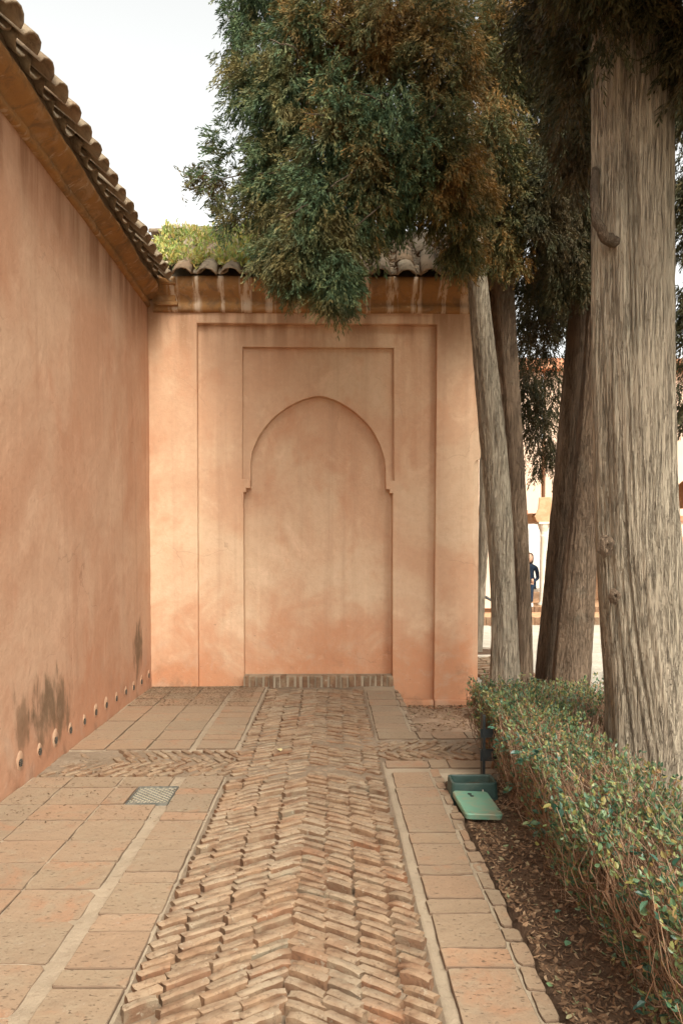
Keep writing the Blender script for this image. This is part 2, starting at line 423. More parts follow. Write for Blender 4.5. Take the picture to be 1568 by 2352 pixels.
def foliage_mat(name, stops, tint, tint_amt, trans=0.25):
    n = NT(name); p = n.pos()
    c = n.ramp(n.math('ADD', n.math('MULTIPLY', n.rng(n.noise(p, 7, 3, 0.6), 0.25, 0.75), 0.6), n.math('MULTIPLY', n.island(), 0.4)), stops)
    f = n.rng(n.noise(p, 1.7, 4, 0.6, 0.5), 0.46, 0.62, 0, tint_amt)
    c = n.mix(f, c, n.mix(n.island(), tuple(v*0.55 for v in tint), tint))
    c = n.mix(n.rng(n.noise(n.map(p, loc=(4, 4, 4)), 4.5, 4, 0.6), 0.5, 0.68, 0, 0.55), c, tuple(v*0.55 for v in stops[0][1]))
    return n.bsdf(c, 0.65, None, 0.25, trans)
M['fol_green'] = foliage_mat('cypress_foliage_green', [(0, (0.039, 0.067, 0.033)), (0.35, (0.069, 0.116, 0.056)), (0.7, (0.138, 0.183, 0.080)), (0.88, (0.235, 0.250, 0.102)), (1, (0.359, 0.281, 0.112))], (0.276, 0.189, 0.061), 0.7)
M['fol_olive'] = foliage_mat('cypress_foliage_olive', [(0, (0.041, 0.055, 0.022)), (0.4, (0.090, 0.098, 0.036)), (0.72, (0.179, 0.140, 0.049)), (0.88, (0.345, 0.201, 0.056)), (1, (0.552, 0.305, 0.087))], (0.359, 0.177, 0.046), 0.75)
M['fol_dark'] = foliage_mat('cypress_foliage_dark', [(0, (0.030, 0.037, 0.017)), (0.5, (0.062, 0.061, 0.026)), (0.85, (0.103, 0.079, 0.031)), (1, (0.166, 0.104, 0.041))], (0.117, 0.071, 0.031), 0.6)  # right-hand crown shadow is put into this darker foliage colour

def leaf_mat(name, stops, rough=0.38):
    n = NT(name); p = n.pos()
    c = n.ramp(n.island(), stops)
    c = n.mix(n.rng(n.noise(p, 3, 3), 0.45, 0.65, 0, 0.35), c, tuple(v*0.7 for v in stops[1][1]))
    return n.bsdf(c, rough, None, 0.5, 0.22)
HL = [(0, (0.045, 0.095, 0.05)), (0.22, (0.085, 0.165, 0.085)), (0.42, (0.15, 0.235, 0.11)), (0.66, (0.22, 0.28, 0.105)), (0.84, (0.33, 0.30, 0.09)), (1, (0.40, 0.19, 0.085))]
M['hedge_leaf'] = leaf_mat('hedge_leaf', HL)
def big_leaf():
    n = NT('hedge_leaf_large')
    c = n.ramp(n.rnd(), [(0, (0.03, 0.085, 0.055)), (0.5, (0.06, 0.14, 0.085)), (0.8, (0.10, 0.185, 0.105)), (0.93, (0.20, 0.22, 0.07)), (1, (0.3, 0.24, 0.06))])
    return n.bsdf(c, 0.33, None, 0.5, 0.2)
M['hedge_leaf_large'] = big_leaf()
M['weed'] = leaf_mat('roof_weed', [(0, (0.20, 0.30, 0.08)), (0.3, (0.36, 0.44, 0.12)), (0.55, (0.52, 0.50, 0.14)), (0.75, (0.60, 0.43, 0.11)), (0.9, (0.58, 0.48, 0.30)), (1, (0.50, 0.38, 0.24))], 0.6)
M['twig'] = litter_mat('hedge_twig', [(0, (0.13, 0.072, 0.042)), (0.4, (0.25, 0.145, 0.085)), (0.8, (0.36, 0.225, 0.14)), (1, (0.46, 0.32, 0.21))])
M['branch'] = bark_mat('cypress_branch', (0.26, 0.195, 0.135), (0.18, 0.13, 0.088), (0.06, 0.04, 0.026), 1.6)

def roof_mat():
    n = NT('clay_roof_tile'); p = n.pos(); r = n.rnd()
    c = n.ramp(r, [(0, (0.279, 0.217, 0.148)), (0.4, (0.328, 0.254, 0.172)), (0.7, (0.246, 0.184, 0.123)), (1, (0.303, 0.205, 0.127))])
    c = n.mix(n.rng(n.noise(p, 7, 6, 0.7, 0.6), 0.45, 0.68, 0, 0.8), c, (0.123, 0.090, 0.061))
    c = n.mix(n.rng(n.noise(n.map(p, loc=(2, 2, 9)), 11, 5, 0.7), 0.55, 0.68, 0, 0.6), c, (0.377, 0.328, 0.238))
    nb = n.bump(n.noise(p, 30, 6, 0.7), 0.6, 0.008)
    return n.bsdf(c, 0.93, nb, 0.15)
M['roof'] = roof_mat()
M['roof_bed'] = earthy('roof_bed_mortar', (0.20, 0.15, 0.10), (0.15, 0.11, 0.075), (0.09, 0.06, 0.04), 5, 0.8, 0.02)

def simple(name, a, b, sc=8, rough=0.6, spec=0.4, metal=0.0, bs=0.2):
    n = NT(name); p = n.pos()
    c = n.mix(n.rng(n.noise(p, sc, 5, 0.65, 0.4), 0.4, 0.65), a, b)
    return n.bsdf(c, rough, n.bump(n.noise(p, sc*6, 4, 0.7), bs, 0.004), spec, None, metal)
M['lid'] = simple('green_plastic_lid', (0.16, 0.33, 0.225), (0.29, 0.29, 0.19), 9, 0.55)
M['box'] = simple('dark_green_plastic', (0.035, 0.07, 0.058), (0.07, 0.10, 0.08), 7, 0.5)
M['black'] = simple('black_metal', (0.018, 0.022, 0.022), (0.04, 0.04, 0.035), 12, 0.5)
M['hole_shade'] = simple('vent_shade', (0.012, 0.01, 0.008), (0.02, 0.015, 0.01), 20, 0.9, 0.1)
M['grille'] = simple('vent_grille', (0.10, 0.085, 0.065), (0.16, 0.13, 0.10), 30, 0.6)
M['patch'] = simple('vent_plaster_ring', (0.48, 0.305, 0.195), (0.44, 0.245, 0.145), 22, 0.95, 0.1, 0, 0.6)
M['grate'] = simple('grate_metal', (0.11, 0.115, 0.10), (0.18, 0.17, 0.14), 20, 0.6, 0.4, 0.3)
M['grate_bed'] = simple('grate_bed', (0.46, 0.40, 0.29), (0.36, 0.31, 0.22), 14, 0.95, 0.1)
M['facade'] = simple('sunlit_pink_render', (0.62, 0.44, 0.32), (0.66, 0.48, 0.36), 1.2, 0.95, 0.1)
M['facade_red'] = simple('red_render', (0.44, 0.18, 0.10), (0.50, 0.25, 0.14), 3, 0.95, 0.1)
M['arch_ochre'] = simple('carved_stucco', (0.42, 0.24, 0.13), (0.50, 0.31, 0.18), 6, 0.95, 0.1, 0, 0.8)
M['marble'] = simple('worn_marble', (0.62, 0.54, 0.43), (0.55, 0.46, 0.36), 3, 0.6)
M['white'] = simple('white_wash', (0.76, 0.74, 0.68), (0.70, 0.67, 0.6), 1.5, 0.95, 0.1)
M['jean'] = simple('navy_cloth', (0.012, 0.02, 0.035), (0.02, 0.03, 0.045), 20, 0.9, 0.1)
M['skin'] = simple('skin', (0.42, 0.24, 0.16), (0.45, 0.27, 0.18), 10, 0.6)
M['hair'] = simple('dark_hair', (0.02, 0.013, 0.009), (0.03, 0.02, 0.014), 30, 0.6)
M['shoe'] = simple('white_shoe', (0.65, 0.65, 0.63), (0.6, 0.6, 0.58), 10, 0.7)
M['cloth_tan'] = simple('tan_cloth', (0.30, 0.16, 0.09), (0.34, 0.19, 0.11), 14, 0.9)

# ================================================================= STRUCTURE
XW, YW = -2.05, 8.734

gm = MB(); gm.add([(-400, -400, -0.55), (400, -400, -0.55), (400, 600, -0.55), (-400, 600, -0.55)], [(0, 1, 2, 3)])
tag(gm.build('ground', M['ground']), 'bare earth around and beyond the garden walls', kind='structure')

# ---- mortar bed under all the paving
def rag(t, s=1.0, seed=0.0): return vnoise(np.asarray(t)*s, seed+0.5, 1.3)
def brick_area(x, y):
    a = (x > -0.715) & (x < 0.375)
    b = (x < -0.7) & (y > 5.25) & (y < 5.95)
    c = (x > 0.37) & (y > 5.60) & (y < 6.24)
    return a | b | c
xs = np.arange(-2.12, 1.36, 0.018); ys = np.arange(1.6, 8.80, 0.020)
gx, gy = np.meshgrid(xs, ys, indexing='xy')
deep = np.where(gy < 5.2, -0.034, -0.019) + 0.03*np.clip(vnoise(gx*2.6, gy*2.6, 8), 0, 1)
gz = np.where(brick_area(gx, gy), deep + 0.016*vnoise(gx*9, gy*9) + 0.010*vnoise(gx*24, gy*24, 3), -0.0085 + 0.008*vnoise(gx*12, gy*12, 7))
gz = gz + 0.006*vnoise(gx*1.3, gy*1.3, 5)
edge = 0.745 + 0.03*vnoise(gy*6, 0.2, 2)
keep = (gx < edge) | ((gy > 5.28) & (gy < 6.46))
gz = np.where(keep, gz, -0.48)
bed = link('paving_bed', grid_mesh('paving_bed', np.stack([gx, gy, gz], -1), M['mortar']))
bed.data.materials.append(M['joint'])
bi = brick_area(gx[:-1, :-1]+0.009, gy[:-1, :-1]+0.01).ravel()
bed.data.polygons.foreach_set('material_index', bi.astype(np.int32))
tag(bed, 'sandy mortar bed showing between the paving bricks and tiles', kind='structure')

# ---- bricks
def brick_variant(seed, L=1.0, T=0.039, D=0.085):
    rs = random.Random(seed); n = 5
    prof = [(-T/2-.004, -D), (-T/2, -0.006), (-T/2+0.007, 0.0), (T/2-0.007, 0.0), (T/2, -0.006), (T/2+.004, -D)]
    v, f = [], []
    bow = rs.uniform(-0.002, 0.002); k = len(prof)
    for i in range(n):
        t = i/(n-1); x = (t-0.5)*L
        endr = (0.011 if rs.random() < 0.2 else rs.uniform(0.0, 0.003)) if i in (0, n-1) else 0.0
        hz = rs.uniform(-0.002, 0.0015) - endr; wy = rs.uniform(-0.0015, 0.001) - endr*0.25
        by = bow*(1-(2*t-1)**2)
        for (py, pz) in prof:
            sx = rs.uniform(-0.007, 0.007) if i in (0, n-1) else 0
            v.append((x+sx, by + py + (wy if py > 0 else -wy) + rs.uniform(-0.0009, 0.0009), pz + (hz + rs.uniform(-0.001, 0.001) if pz > -0.05 else 0)))
    for i in range(n-1):
        for j in range(k-1):
            f.append((i*k+j, i*k+j+1, (i+1)*k+j+1, (i+1)*k+j))
    f.append(tuple(range(k-1, -1, -1))); f.append(tuple((n-1)*k+j for j in range(k)))
    f = [tuple(reversed(q)) for q in f]
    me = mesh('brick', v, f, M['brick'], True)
    me.set_sharp_from_angle(angle=R(38))
    return me
BR = {}
def bricks_of(L):
    key = round(L, 2)
    if key not in BR: BR[key] = [brick_variant(int(key*1000)*17+i, key) for i in range(9)]
    return BR[key]

def chevron(parent, org, ang, length, left, right, pitch, theta, rough, raise_fn=None, edge_fn=None):
    """bricks in columns either side of a spine; the points of the chevrons look along ang"""
    ca, sa = math.cos(ang), math.sin(ang)
    rs = random.Random(int(1000*org[0]+17*org[1]))
    for side, widths in ((-1, left), (1, right)):
        off = 0.0
        for ci, w in enumerate(widths):
            u = side*(off + w/2); off += w
            L = w/math.cos(theta)*0.985
            stag = rs.uniform(0, pitch)
            v = -0.3 + stag
            while v < length+0.4:
                step = pitch*rs.uniform(0.92, 1.09)
                vv = v - abs(u)*math.tan(theta) + 0.012*math.sin(v*3+ci)
                v += step
                if vv < 0 or vv > length: continue
                if rs.random() < 0.015: continue
                uu = u + side*0.008*math.sin(v*2.1+ci*1.7) + rs.gauss(0, .004)*(ci < len(widths)-1)
                x = org[0] + ca*vv + sa*uu; y = org[1] + sa*vv - ca*uu
                if edge_fn and not edge_fn(x, y): continue
                brick_ang = ang - math.pi/2 + (theta if side < 0 else -theta) + rs.gauss(0, 0.022)
                z = rs.gauss(0, 0.005)*rough + (raise_fn(x, y) if raise_fn else 0)
                o = link('brick', rs.choice(bricks_of(L)), parent, (x + rs.gauss(0, 0.004), y + rs.gauss(0, 0.003), z),
                         (rs.gauss(0, 0.03)*rough, rs.gauss(0, 0.012)*rough, brick_ang))
                o.scale = (rs.uniform(0.95, 1.02), rs.uniform(0.85, 1.15), 1)

TH = R(35)
path_a = tag(empty('brick_path'), 'deeply worn herringbone brick strip with raised bricks', kind='structure')
path_b = tag(empty('brick_path'), 'flatter herringbone brick strip running up to the arched niche', kind='structure')
band_a = tag(empty('brick_band'), 'herringbone brick band crossing the tiles to the mould-stained wall', kind='structure')
band_b = tag(empty('brick_band'), 'herringbone brick band crossing towards the clipped hedge', kind='structure')
LW = [0.148, 0.146, 0.146, 0.10]; RW = [0.138, 0.136, 0.134, 0.108]
chevron(path_a, (-0.155, 2.05), math.pi/2, 3.15, LW, RW, 0.071, TH, 1.3,
        lambda x, y: 0.006 + 0.010*float(vnoise(x*2, y*2)))
chevron(path_b, (-0.158, 5.24), math.pi/2, 3.33, LW, RW, 0.076, R(32), 0.8, lambda x, y: -0.003)
chevron(band_a, (-2.05, 5.60), 0.0, 1.36, [0.11, 0.12, 0.11], [0.12, 0.11, 0.10], 0.082, R(36), 1.0, lambda x, y: -0.002 - 0.006*(x < -1.6), lambda x, y: x > -2.0)
chevron(band_b, (1.32, 5.92), math.pi, 0.96, [0.11, 0.11, 0.09], [0.11, 0.10, 0.09], 0.082, R(36), 1.0, lambda x, y: -0.002, lambda x, y: x > 0.40)

# ---- tiles
def tile(parent, x0, x1, y0, y1, z=0.002, name='tile', gap=0.007, th=0.03, chip=True, mat='tile', skew=0.0):
    rs = random.Random(int(x0*7919+y0*10007))
    g = gap/2
    j = lambda s: rs.uniform(-s, s)
    x0, x1, y0, y1 = x0+g+j(.004), x1-g+j(.004), y0+g+j(.004), y1-g+j(.004)
    cs = [(x0, y0), (x1, y0), (x1, y1), (x0, y1)]
    ring = []
    for k in range(4):
        a, b = cs[k], cs[(k+1) % 4]
        c = 0.006 + (rs.random()**5)*0.05 if chip else 0.01
        dx, dy = b[0]-a[0], b[1]-a[1]; l = math.hypot(dx, dy)
        c = min(c, l*0.2)
        for t in (c/l, 0.35, 0.68, 1-c/l):
            w = 0.003
            ring.append((a[0]+dx*t+j(w), a[1]+dy*t+j(w)))
    n = len(ring); mx = sum(p[0] for p in ring)/n; my = sum(p[1] for p in ring)/n
    tz = [j(.0025) for _ in range(2)]
    def lift(p): return tz[0]*(p[0]-mx)/max(.05, x1-x0)*2 + tz[1]*(p[1]-my)/max(.05, y1-y0)*2
    ins = [(mx+(p[0]-mx)*(1-0.0035/max(.03, abs(p[0]-mx)+.02)), my+(p[1]-my)*(1-0.0035/max(.03, abs(p[1]-my)+.02))) for p in ring]
    v = [(p[0]-mx, p[1]-my, -th) for p in ring] + [(p[0]-mx, p[1]-my, -0.0035+lift(p)) for p in ring] + [(p[0]-mx, p[1]-my, lift(p)+j(.0006)) for p in ins] + [(0, 0, -0.002)]
    f = []
    for k in range(n):
        k2 = (k+1) % n
        f += [(k, k2, k2+n, k+n), (k+n, k2+n, k2+2*n, k+2*n), (k+2*n, k2+2*n, 3*n)]
    return link(name, mesh(name, v, f, M[mat]), parent, (mx, my, z + j(.002)))

terr = tag(empty('tile_terrace'), 'square terracotta tile paving along the mould-stained wall', kind='structure')
terr_far = tag(empty('tile_terrace'), 'terracotta tile paving in the shaded wall corner', kind='structure')
strip = tag(empty('tile_strip'), 'terracotta tile border strip beside the planting bed', kind='structure')
yl = [5.217, 4.952, 4.819, 4.49, 4.356, 4.059, 3.921, 3.644, 3.523, 3.218, 3.075, 2.789, 2.662, 2.40, 2.27, 2.0]
for a, b in zip(yl[:-1], yl[1:]): tile(terr, -0.995, -0.725, b, a, 0.004)
yb = [5.226, 4.984, 4.654, 4.376, 4.066, 3.779, 3.468, 3.153, 2.828, 2.5, 2.2]
for a, b in zip(yb[:-1], yb[1:]):
    for x0, x1 in ((-1.41, -1.06), (-1.76, -1.41), (-2.04, -1.76)):
        if abs(a-4.984) < 0.01 and x0 == -1.41:
            tile(terr, -1.41, -1.262, b, a, 0.0); continue       # the grate lies here
        tile(terr, x0, x1, b, a, 0.0)
yf = [8.70, 8.36, 8.02, 7.83, 7.60, 7.30, 7.077, 6.752, 6.416, 6.222, 5.955]
for a, b in zip(yf[:-1], yf[1:]): tile(terr_far, -1.055, -0.74, b, a, 0.003)
yg = [8.70, 8.34, 8.0, 7.66, 7.3, 6.95, 6.6, 6.26, 5.955]
for a, b in zip(yg[:-1], yg[1:]):
    for x0, x1 in ((-1.44, -1.105), (-1.77, -1.44), (-2.04, -1.77)): tile(terr_far, x0, x1, b, a, 0.0)
yr = [5.28, 4.944, 4.598, 4.443, 4.142, 3.981, 3.707, 3.591, 3.342, 3.201, 2.914, 2.78, 2.40, 2.1]
for a, b in zip(yr[:-1], yr[1:]): tile(strip, 0.425, 0.695, b, a, 0.004)
yq = [8.44, 8.1, 7.922, 7.6, 7.304, 7.102, 6.819, 6.60, 6.49]
for a, b in zip(yq[:-1], yq[1:]): tile(strip, 0.395, 0.69, b, a, 0.003)
for x0, x1 in ((0.395, 0.73), (0.73, 0.86), (0.86, 1.14), (1.14, 1.34)): tile(strip, x0, x1, 6.25, 6.485, 0.003)
for x0, x1 in ((0.395, 0.72), (0.72, 0.86), (0.86, 1.16)): tile(strip, x0, x1, 5.40, 5.60, 0.003)
y = 2.1; rs = random.Random(5)
while y < 5.25:
    l = rs.uniform(0.10, 0.19)
    tile(strip, 0.703+rs.uniform(-.006, .006), 0.772+rs.uniform(-.01, .01), y, y+l, rs.uniform(-0.006, 0.004), 'edging_stone', 0.010, 0.06)
    y += l + rs.uniform(0, 0.01)
y = 6.55
while y < 8.4:
    l = rs.uniform(0.08, 0.16)
    tile(strip, 0.70+rs.uniform(-.01, .01), 0.765+rs.uniform(-.015, .01), y, y+l, rs.uniform(-0.008, 0.012), 'edging_stone', 0.014, 0.08)
    y += l + rs.uniform(0.0, 0.02)

# ---- soil of the planting bed
xs = np.arange(0.62, 4.6, 0.03); ys = np.arange(1.2, 9.6, 0.03)
gx, gy = np.meshgrid(xs, ys, indexing='xy')
t = np.clip((gy-6.5)/1.6, 0, 1)
gz = -0.035 - 0.215*t*t*(3-2*t)*(gx < 1.9) - 0.08*np.clip((gy-6.5), 0, 1)*(gx >= 1.9)
gz = gz + 0.035*vnoise(gx*2.2, gy*2.2) + 0.022*vnoise(gx*8, gy*8, 4) + 0.012*vnoise(gx*21, gy*21, 9)
gz = np.where(gx < 0.78, gz-0.07, gz)
gz = np.where((gx < 1.40) & (gy > 5.25) & (gy < 6.50), -0.12, gz)
near = gy < 6.5
soil = link('planting_soil', grid_mesh('planting_soil', np.stack([gx, gy, gz], -1), M['soil']))
tag(soil, 'dark mulched soil of the planting bed beside the hedge', kind='structure')
xs = np.arange(0.70, 1.80, 0.022); ys = np.arange(6.46, 8.74, 0.022)
gx, gy = np.meshgrid(xs, ys, indexing='xy')
t = np.clip((gy-6.5)/1.6, 0, 1)
gz = -0.02 - 0.205*t*t*(3-2*t) + 0.05*vnoise(gx*2.2, gy*2.2) + 0.035*vnoise(gx*6, gy*6, 4) + 0.026*vnoise(gx*15, gy*15, 9)
gz = np.where(gx < 0.78, gz-0.03, gz)
ds = link('dry_soil', grid_mesh('dry_soil', np.stack([gx, gy, gz], -1), M['pale_soil']))
tag(ds, 'pale dry soil below the plinth of the arched wall', kind='structure')

# ---- courtyard beyond
xs = np.concatenate([np.arange(1.76, 4.6, 0.05), np.arange(4.6, 40, 0.6)]); ys = np.concatenate([np.arange(9.0, 17.3, 0.05), np.arange(17.3, 18, 0.3)])
gx, gy = np.meshgrid(xs, ys, indexing='xy')
gz = -0.125 + 0.03*vnoise(gx*4, gy*6) + 0.02*vnoise(gx*11, gy*17, 3)
ct = link('courtyard_paving', grid_mesh('courtyard_paving', np.stack([gx, gy, gz], -1), M['court']))
tag(ct, 'pale sunlit courtyard paving beyond the cypress trunks', kind='structure')
chevron(ct, (2.45, 8.95), math.pi/2, 3.0, [0.16, 0.16, 0.16], [0.16, 0.16], 0.10, R(20), 1.4, lambda x, y: -0.085)

# ================================================================= WALLS
def roof_tile_mesh(hw0, hw1, rise, L, th, up, seed):
    rs = random.Random(seed); n = 6; v = []; f = []
    for (hw, y, k) in ((hw0, 0.0, 1.0), (hw1, L, 0.9)):
        for lay in (0, 1):
            for i in range(n+1):
                a = math.pi*i/n
                w = hw - (th if lay else 0); r_ = rise*k - (th if lay else 0)
                z = r_*math.sin(a)
                v.append((w*math.cos(a) + rs.uniform(-.002, .002), y + (rs.uniform(-.006, .006) if y == 0 else 0), (z if up else -z) + rs.uniform(-.0015, .0015)))
    m = n+1
    for i in range(n):
        f += [(i, i+1, 2*m+i+1, 2*m+i), (m+i+1, m+i, 3*m+i, 3*m+i+1), (i+1, i, m+i, m+i+1), (2*m+i, 2*m+i+1, 3*m+i+1, 3*m+i)]
    f += [(0, 2*m, 3*m, m), (n, m+n, 3*m+n, 2*m+n)]
    if not up: f = [tuple(reversed(q)) for q in f]
    me = mesh('roof_tile', v, f, M['roof'], True)
    me.polygons.foreach_set('use_smooth', [True]*len(f))
    return me
COVER = [roof_tile_mesh(0.112, 0.092, 0.082, 0.42, 0.015, True, i) for i in range(5)]
PAN = [roof_tile_mesh(0.105, 0.088, 0.075, 0.42, 0.015, False, 20+i) for i in range(5)]
SL = math.atan(0.80); PIT = 0.273

def lay_roof(parent, cols, rows, place, rz, seed, PIT=0.273):
    rs = random.Random(seed); sx_ = PIT/0.273
    for c in range(cols):
        for r in range(rows):
            for kind in ('pan', 'cover'):
                s = r*0.32 + (0.10 if kind == 'pan' else 0.0) + rs.uniform(-.018, .018)
                a = (c + (0.5 if kind == 'pan' else 0.0))*PIT + rs.uniform(-.010, .010)
                lift = (0.100 if kind == 'pan' else 0.060) + 0.010*r/rows + rs.uniform(-.004, .006)
                p = place(a, s, lift)
                o = link('roof_tile', rs.choice(PAN if kind == 'pan' else COVER), parent, p,
                     (SL + 0.035 + rs.gauss(0, 0.015), rs.gauss(0, 0.03), rz + rs.gauss(0, 0.025))); o.scale = (sx_, 1, 0.5+0.5*sx_)

# ---- left boundary wall
lw = tag(empty('boundary_wall', (XW, 4, 0)), 'long plain salmon plaster wall with a row of round vents near its foot', 'wall', kind='thing')
lw_c = (-XW, -4, 0)
def under(o, par):
    o.parent = par; o.matrix_parent_inverse = par.matrix_basis.inverted(); return o
ys = np.arange(-1.5, 9.30, 0.06); zs = np.arange(-0.5, 4.40, 0.06)
gy, gz = np.meshgrid(ys, zs, indexing='xy')
gx = XW + 0.016*vnoise(gy*0.9, gz*0.9) + 0.006*vnoise(gy*3.1, gz*3.1, 4)
b = link('wall_body', grid_mesh('wall_body', np.stack([gx, gy, gz], -1), M['plaster_left_shaded'])); under(b, lw)
mb = MB(); mb.box(XW-0.55, XW-0.03, -1.5, 9.7, -0.5, 4.5); under(mb.build('wall_core', M['plaster_left_shaded']), lw)
prof = [(-0.06, 4.25), (0.028, 4.255), (0.05, 4.275), (0.052, 4.325), (0.028, 4.345), (0.032, 4.37), (0.075, 4.41), (0.135, 4.45), (0.175, 4.50), (0.19, 4.55), (0.185, 4.60), (-0.06, 4.62)]
def loft_cornice(name, a0, a1, fn, mat, seed):
    aa = np.arange(a0, a1, 0.05); P = np.zeros((len(aa), len(prof), 3))
    for j, (d, z) in enumerate(prof):
        w = 0.022*vnoise(aa*2.3, z*6, seed) + 0.014*vnoise(aa*7, z*9, seed+3) if 0 < j < len(prof)-1 else 0*aa
        P[:, j] = fn(aa, d + w, z + 0.5*(w if j not in (0, len(prof)-1) else 0))
    return link(name, grid_mesh(name, P, mat))
prof_back = prof
prof = [(-0.06, 4.30), (0.02, 4.302), (0.044, 4.315), (0.05, 4.345), (0.03, 4.36), (0.034, 4.375), (0.08, 4.40), (0.13, 4.425), (0.158, 4.45), (0.165, 4.475), (0.16, 4.49), (-0.06, 4.50)]
o = loft_cornice('cornice', -1.5, 8.72, lambda a, d, z: np.stack([XW+d, a, z+0*a], -1), M['cornice_left'], 2); under(o, lw)
prof = prof_back
# roof bed and tiles
mb = MB(); X0, Z0 = -1.735, 4.47
mb.add([(X0-0.20, -1.5, Z0+0.14), (X0-0.20, 8.75, Z0+0.14), (X0-1.25, 8.75, Z0+0.01+0.97), (X0-1.25, -1.5, Z0+0.01+0.97),
        (X0-0.20, -1.5, Z0-0.01), (X0-0.20, 8.75, Z0-0.01), (X0-1.25, 8.75, Z0-0.2), (X0-1.25, -1.5, Z0-0.2)],
       [(0, 1, 2, 3), (7, 6, 5, 4), (0, 4, 5, 1), (1, 5, 6, 2), (2, 6, 7, 3), (3, 7, 4, 0)])
rf = under(mb.build('roof', M['roof_bed']), lw)
def place_left(a, s, l): return (X0 - s*math.cos(SL) - l*math.sin(SL) - (-0.02), 8.62 - a, Z0 + s*math.sin(SL) + l*math.cos(SL))
tiles0 = set(bpy.data.objects)
lay_roof(None, 38, 3, place_left, math.pi/2, 11, 0.236)
for o in [o for o in bpy.data.objects if o not in tiles0]:
    o.parent = rf; o.matrix_parent_inverse = (lw.matrix_basis).inverted() @ Matrix.Identity(4) if False else Matrix.Identity(4)
# rf keeps an identity basis below lw, so its world matrix is the identity and tile locations stay as given

VENTS = [(5.016, .157), (5.355, .142), (5.662, .146), (5.991, .144), (6.348, .133), (6.663, .144), (6.976, .144), (7.32, .137), (7.658, .138), (7.956, .129), (8.28, .135), (8.6, .15), (4.65, .15)]
def disc_x(mb, x0, x1, y, z, r, rs, n=18, jit=0.0, sq=1.0):
    v = []
    for x, k in ((x0, 1.0), (x1, 0.9)):
        rr = random.Random(rs)
        for i in range(n):
            t = 2*math.pi*i/n; q = r*k*(1 + rr.uniform(-jit, jit))
            v.append((x, y + q*math.cos(t), z + q*sq*math.sin(t)))
    f = [(i, (i+1) % n, (i+1) % n + n, i+n) for i in range(n)] + [tuple(range(n, 2*n))]
    mb.add(v, f)
for i, (y, z) in enumerate(VENTS):
    xw = float(XW + 0.016*vnoise(y*0.9, z*0.9) + 0.006*vnoise(y*3.1, z*3.1, 4))
    R0 = 0.026
    mb = MB(); disc_x(mb, xw-0.004, xw+0.0022, y, z+0.014, random.Random(i).uniform(0.038, 0.064), i, 22, 0.10, 1.15)
    vt = under(mb.build('vent', M['patch'], None, True), lw)
    mb = MB(); disc_x(mb, xw+0.002, xw+0.0075, y, z, R0, 50+i, 18, 0.02); h = mb.build('vent_shade_disc', M['hole_shade']); h.parent = vt  # proud dark disc painted as the shade inside the vent opening
    mb = MB()
    for k in range(-2, 3):
        zz = z + k*0.011; hw = math.sqrt(max(0, R0**2-(k*0.011)**2))*0.92
        mb.box(xw+0.0065, xw+0.0105, y-hw, y+hw, zz-0.0028, zz+0.0028)
    g = mb.build('vent_grille', M['grille']); g.parent = vt

# ---- back wall with the blind arch
bw = tag(empty('arched_wall', (0, YW, 0)), 'salmon plaster wall with a blind horseshoe arch in stepped rectangular frames', 'wall', kind='thing')
ARCH = [(-0.917, 2.384), (-0.917, 2.58), (-0.905, 2.68), (-0.872, 2.775), (-0.825, 2.875), (-0.766, 2.965), (-0.688, 3.06), (-0.596, 3.145), (-0.50, 3.212), (-0.399, 3.268), (-0.305, 3.308), (-0.216, 3.334), (-0.165, 3.342), (-0.13, 3.344),
        (-0.092, 3.342), (-0.046, 3.334), (0.04, 3.306), (0.124, 3.268), (0.21, 3.217), (0.295, 3.156), (0.385, 3.076), (0.466, 2.985), (0.525, 2.893), (0.571, 2.795), (0.607, 2.702), (0.631, 2.609), (0.642, 2.49), (0.642, 2.384)]
TOPZ, LOW = 4.40, -0.5
XR = 1.72
mb = MB()   # outer face
mb.prism_xz([(-2.12, LOW), (-1.516, LOW), (-1.505, 4.132), (1.213, 4.130), (1.193, LOW), (1.645, LOW), (1.645, 2.54), (1.665, 2.585), (1.705, 2.60), (XR, 2.63), (XR, TOPZ), (-2.12, TOPZ)], YW, YW+0.35)
under(mb.build('wall_face', M['plaster_back'], None, False, 0.010), bw)
mb = MB(); mb.prism_xy([(1.641, YW+0.003), (1.715, YW+0.076), (1.715, YW+0.297), (1.641, YW+0.297)], LOW, 2.60)
under(mb.build('chamfered_corner', M['plaster_back'], None, False, 0.006), bw)
mb = MB()   # frame panel, set back
mb.prism_xz([(-1.56, LOW), (-0.999, LOW), (-0.999, 2.233), (-0.968, 2.233), (-0.968, 2.279), (-0.917, 2.279), (-0.917, 2.384), (-1.008, 2.384), (-1.0, 3.889), (0.728, 3.885), (0.736, 2.370), (0.642, 2.370), (0.642, 2.268), (0.684, 2.268), (0.684, 2.222), (0.722, 2.222), (0.722, LOW), (1.24, LOW), (1.24, 4.17), (-1.56, 4.17)], YW+0.085, YW+0.34)
under(mb.build('frame_panel', M['plaster_back'], None, False, 0.008), bw)
mb = MB()   # spandrel round the arch
mb.prism_xz([(-0.917, 2.36), *ARCH, (0.642, 2.36), (0.76, 2.36), (0.76, 3.91), (-1.03, 3.91), (-1.03, 2.36)], YW+0.135, YW+0.33)
under(mb.build('spandrel', M['plaster_back'], None, False, 0.006), bw)
mb = MB(); mb.box(-2.1, XR-0.006, YW+0.225, YW+0.75, LOW, 4.39)
under(mb.build('niche_panel', M['plaster_back']), bw)
for x0, x1 in ((0.77, 1.186), (1.20, 1.735)):
    mb = MB(); mb.box(x0, x1, YW-0.045, YW+0.02, LOW, -0.155); under(mb.build('plinth', M['plaster_back'], None, False, 0.014), bw)
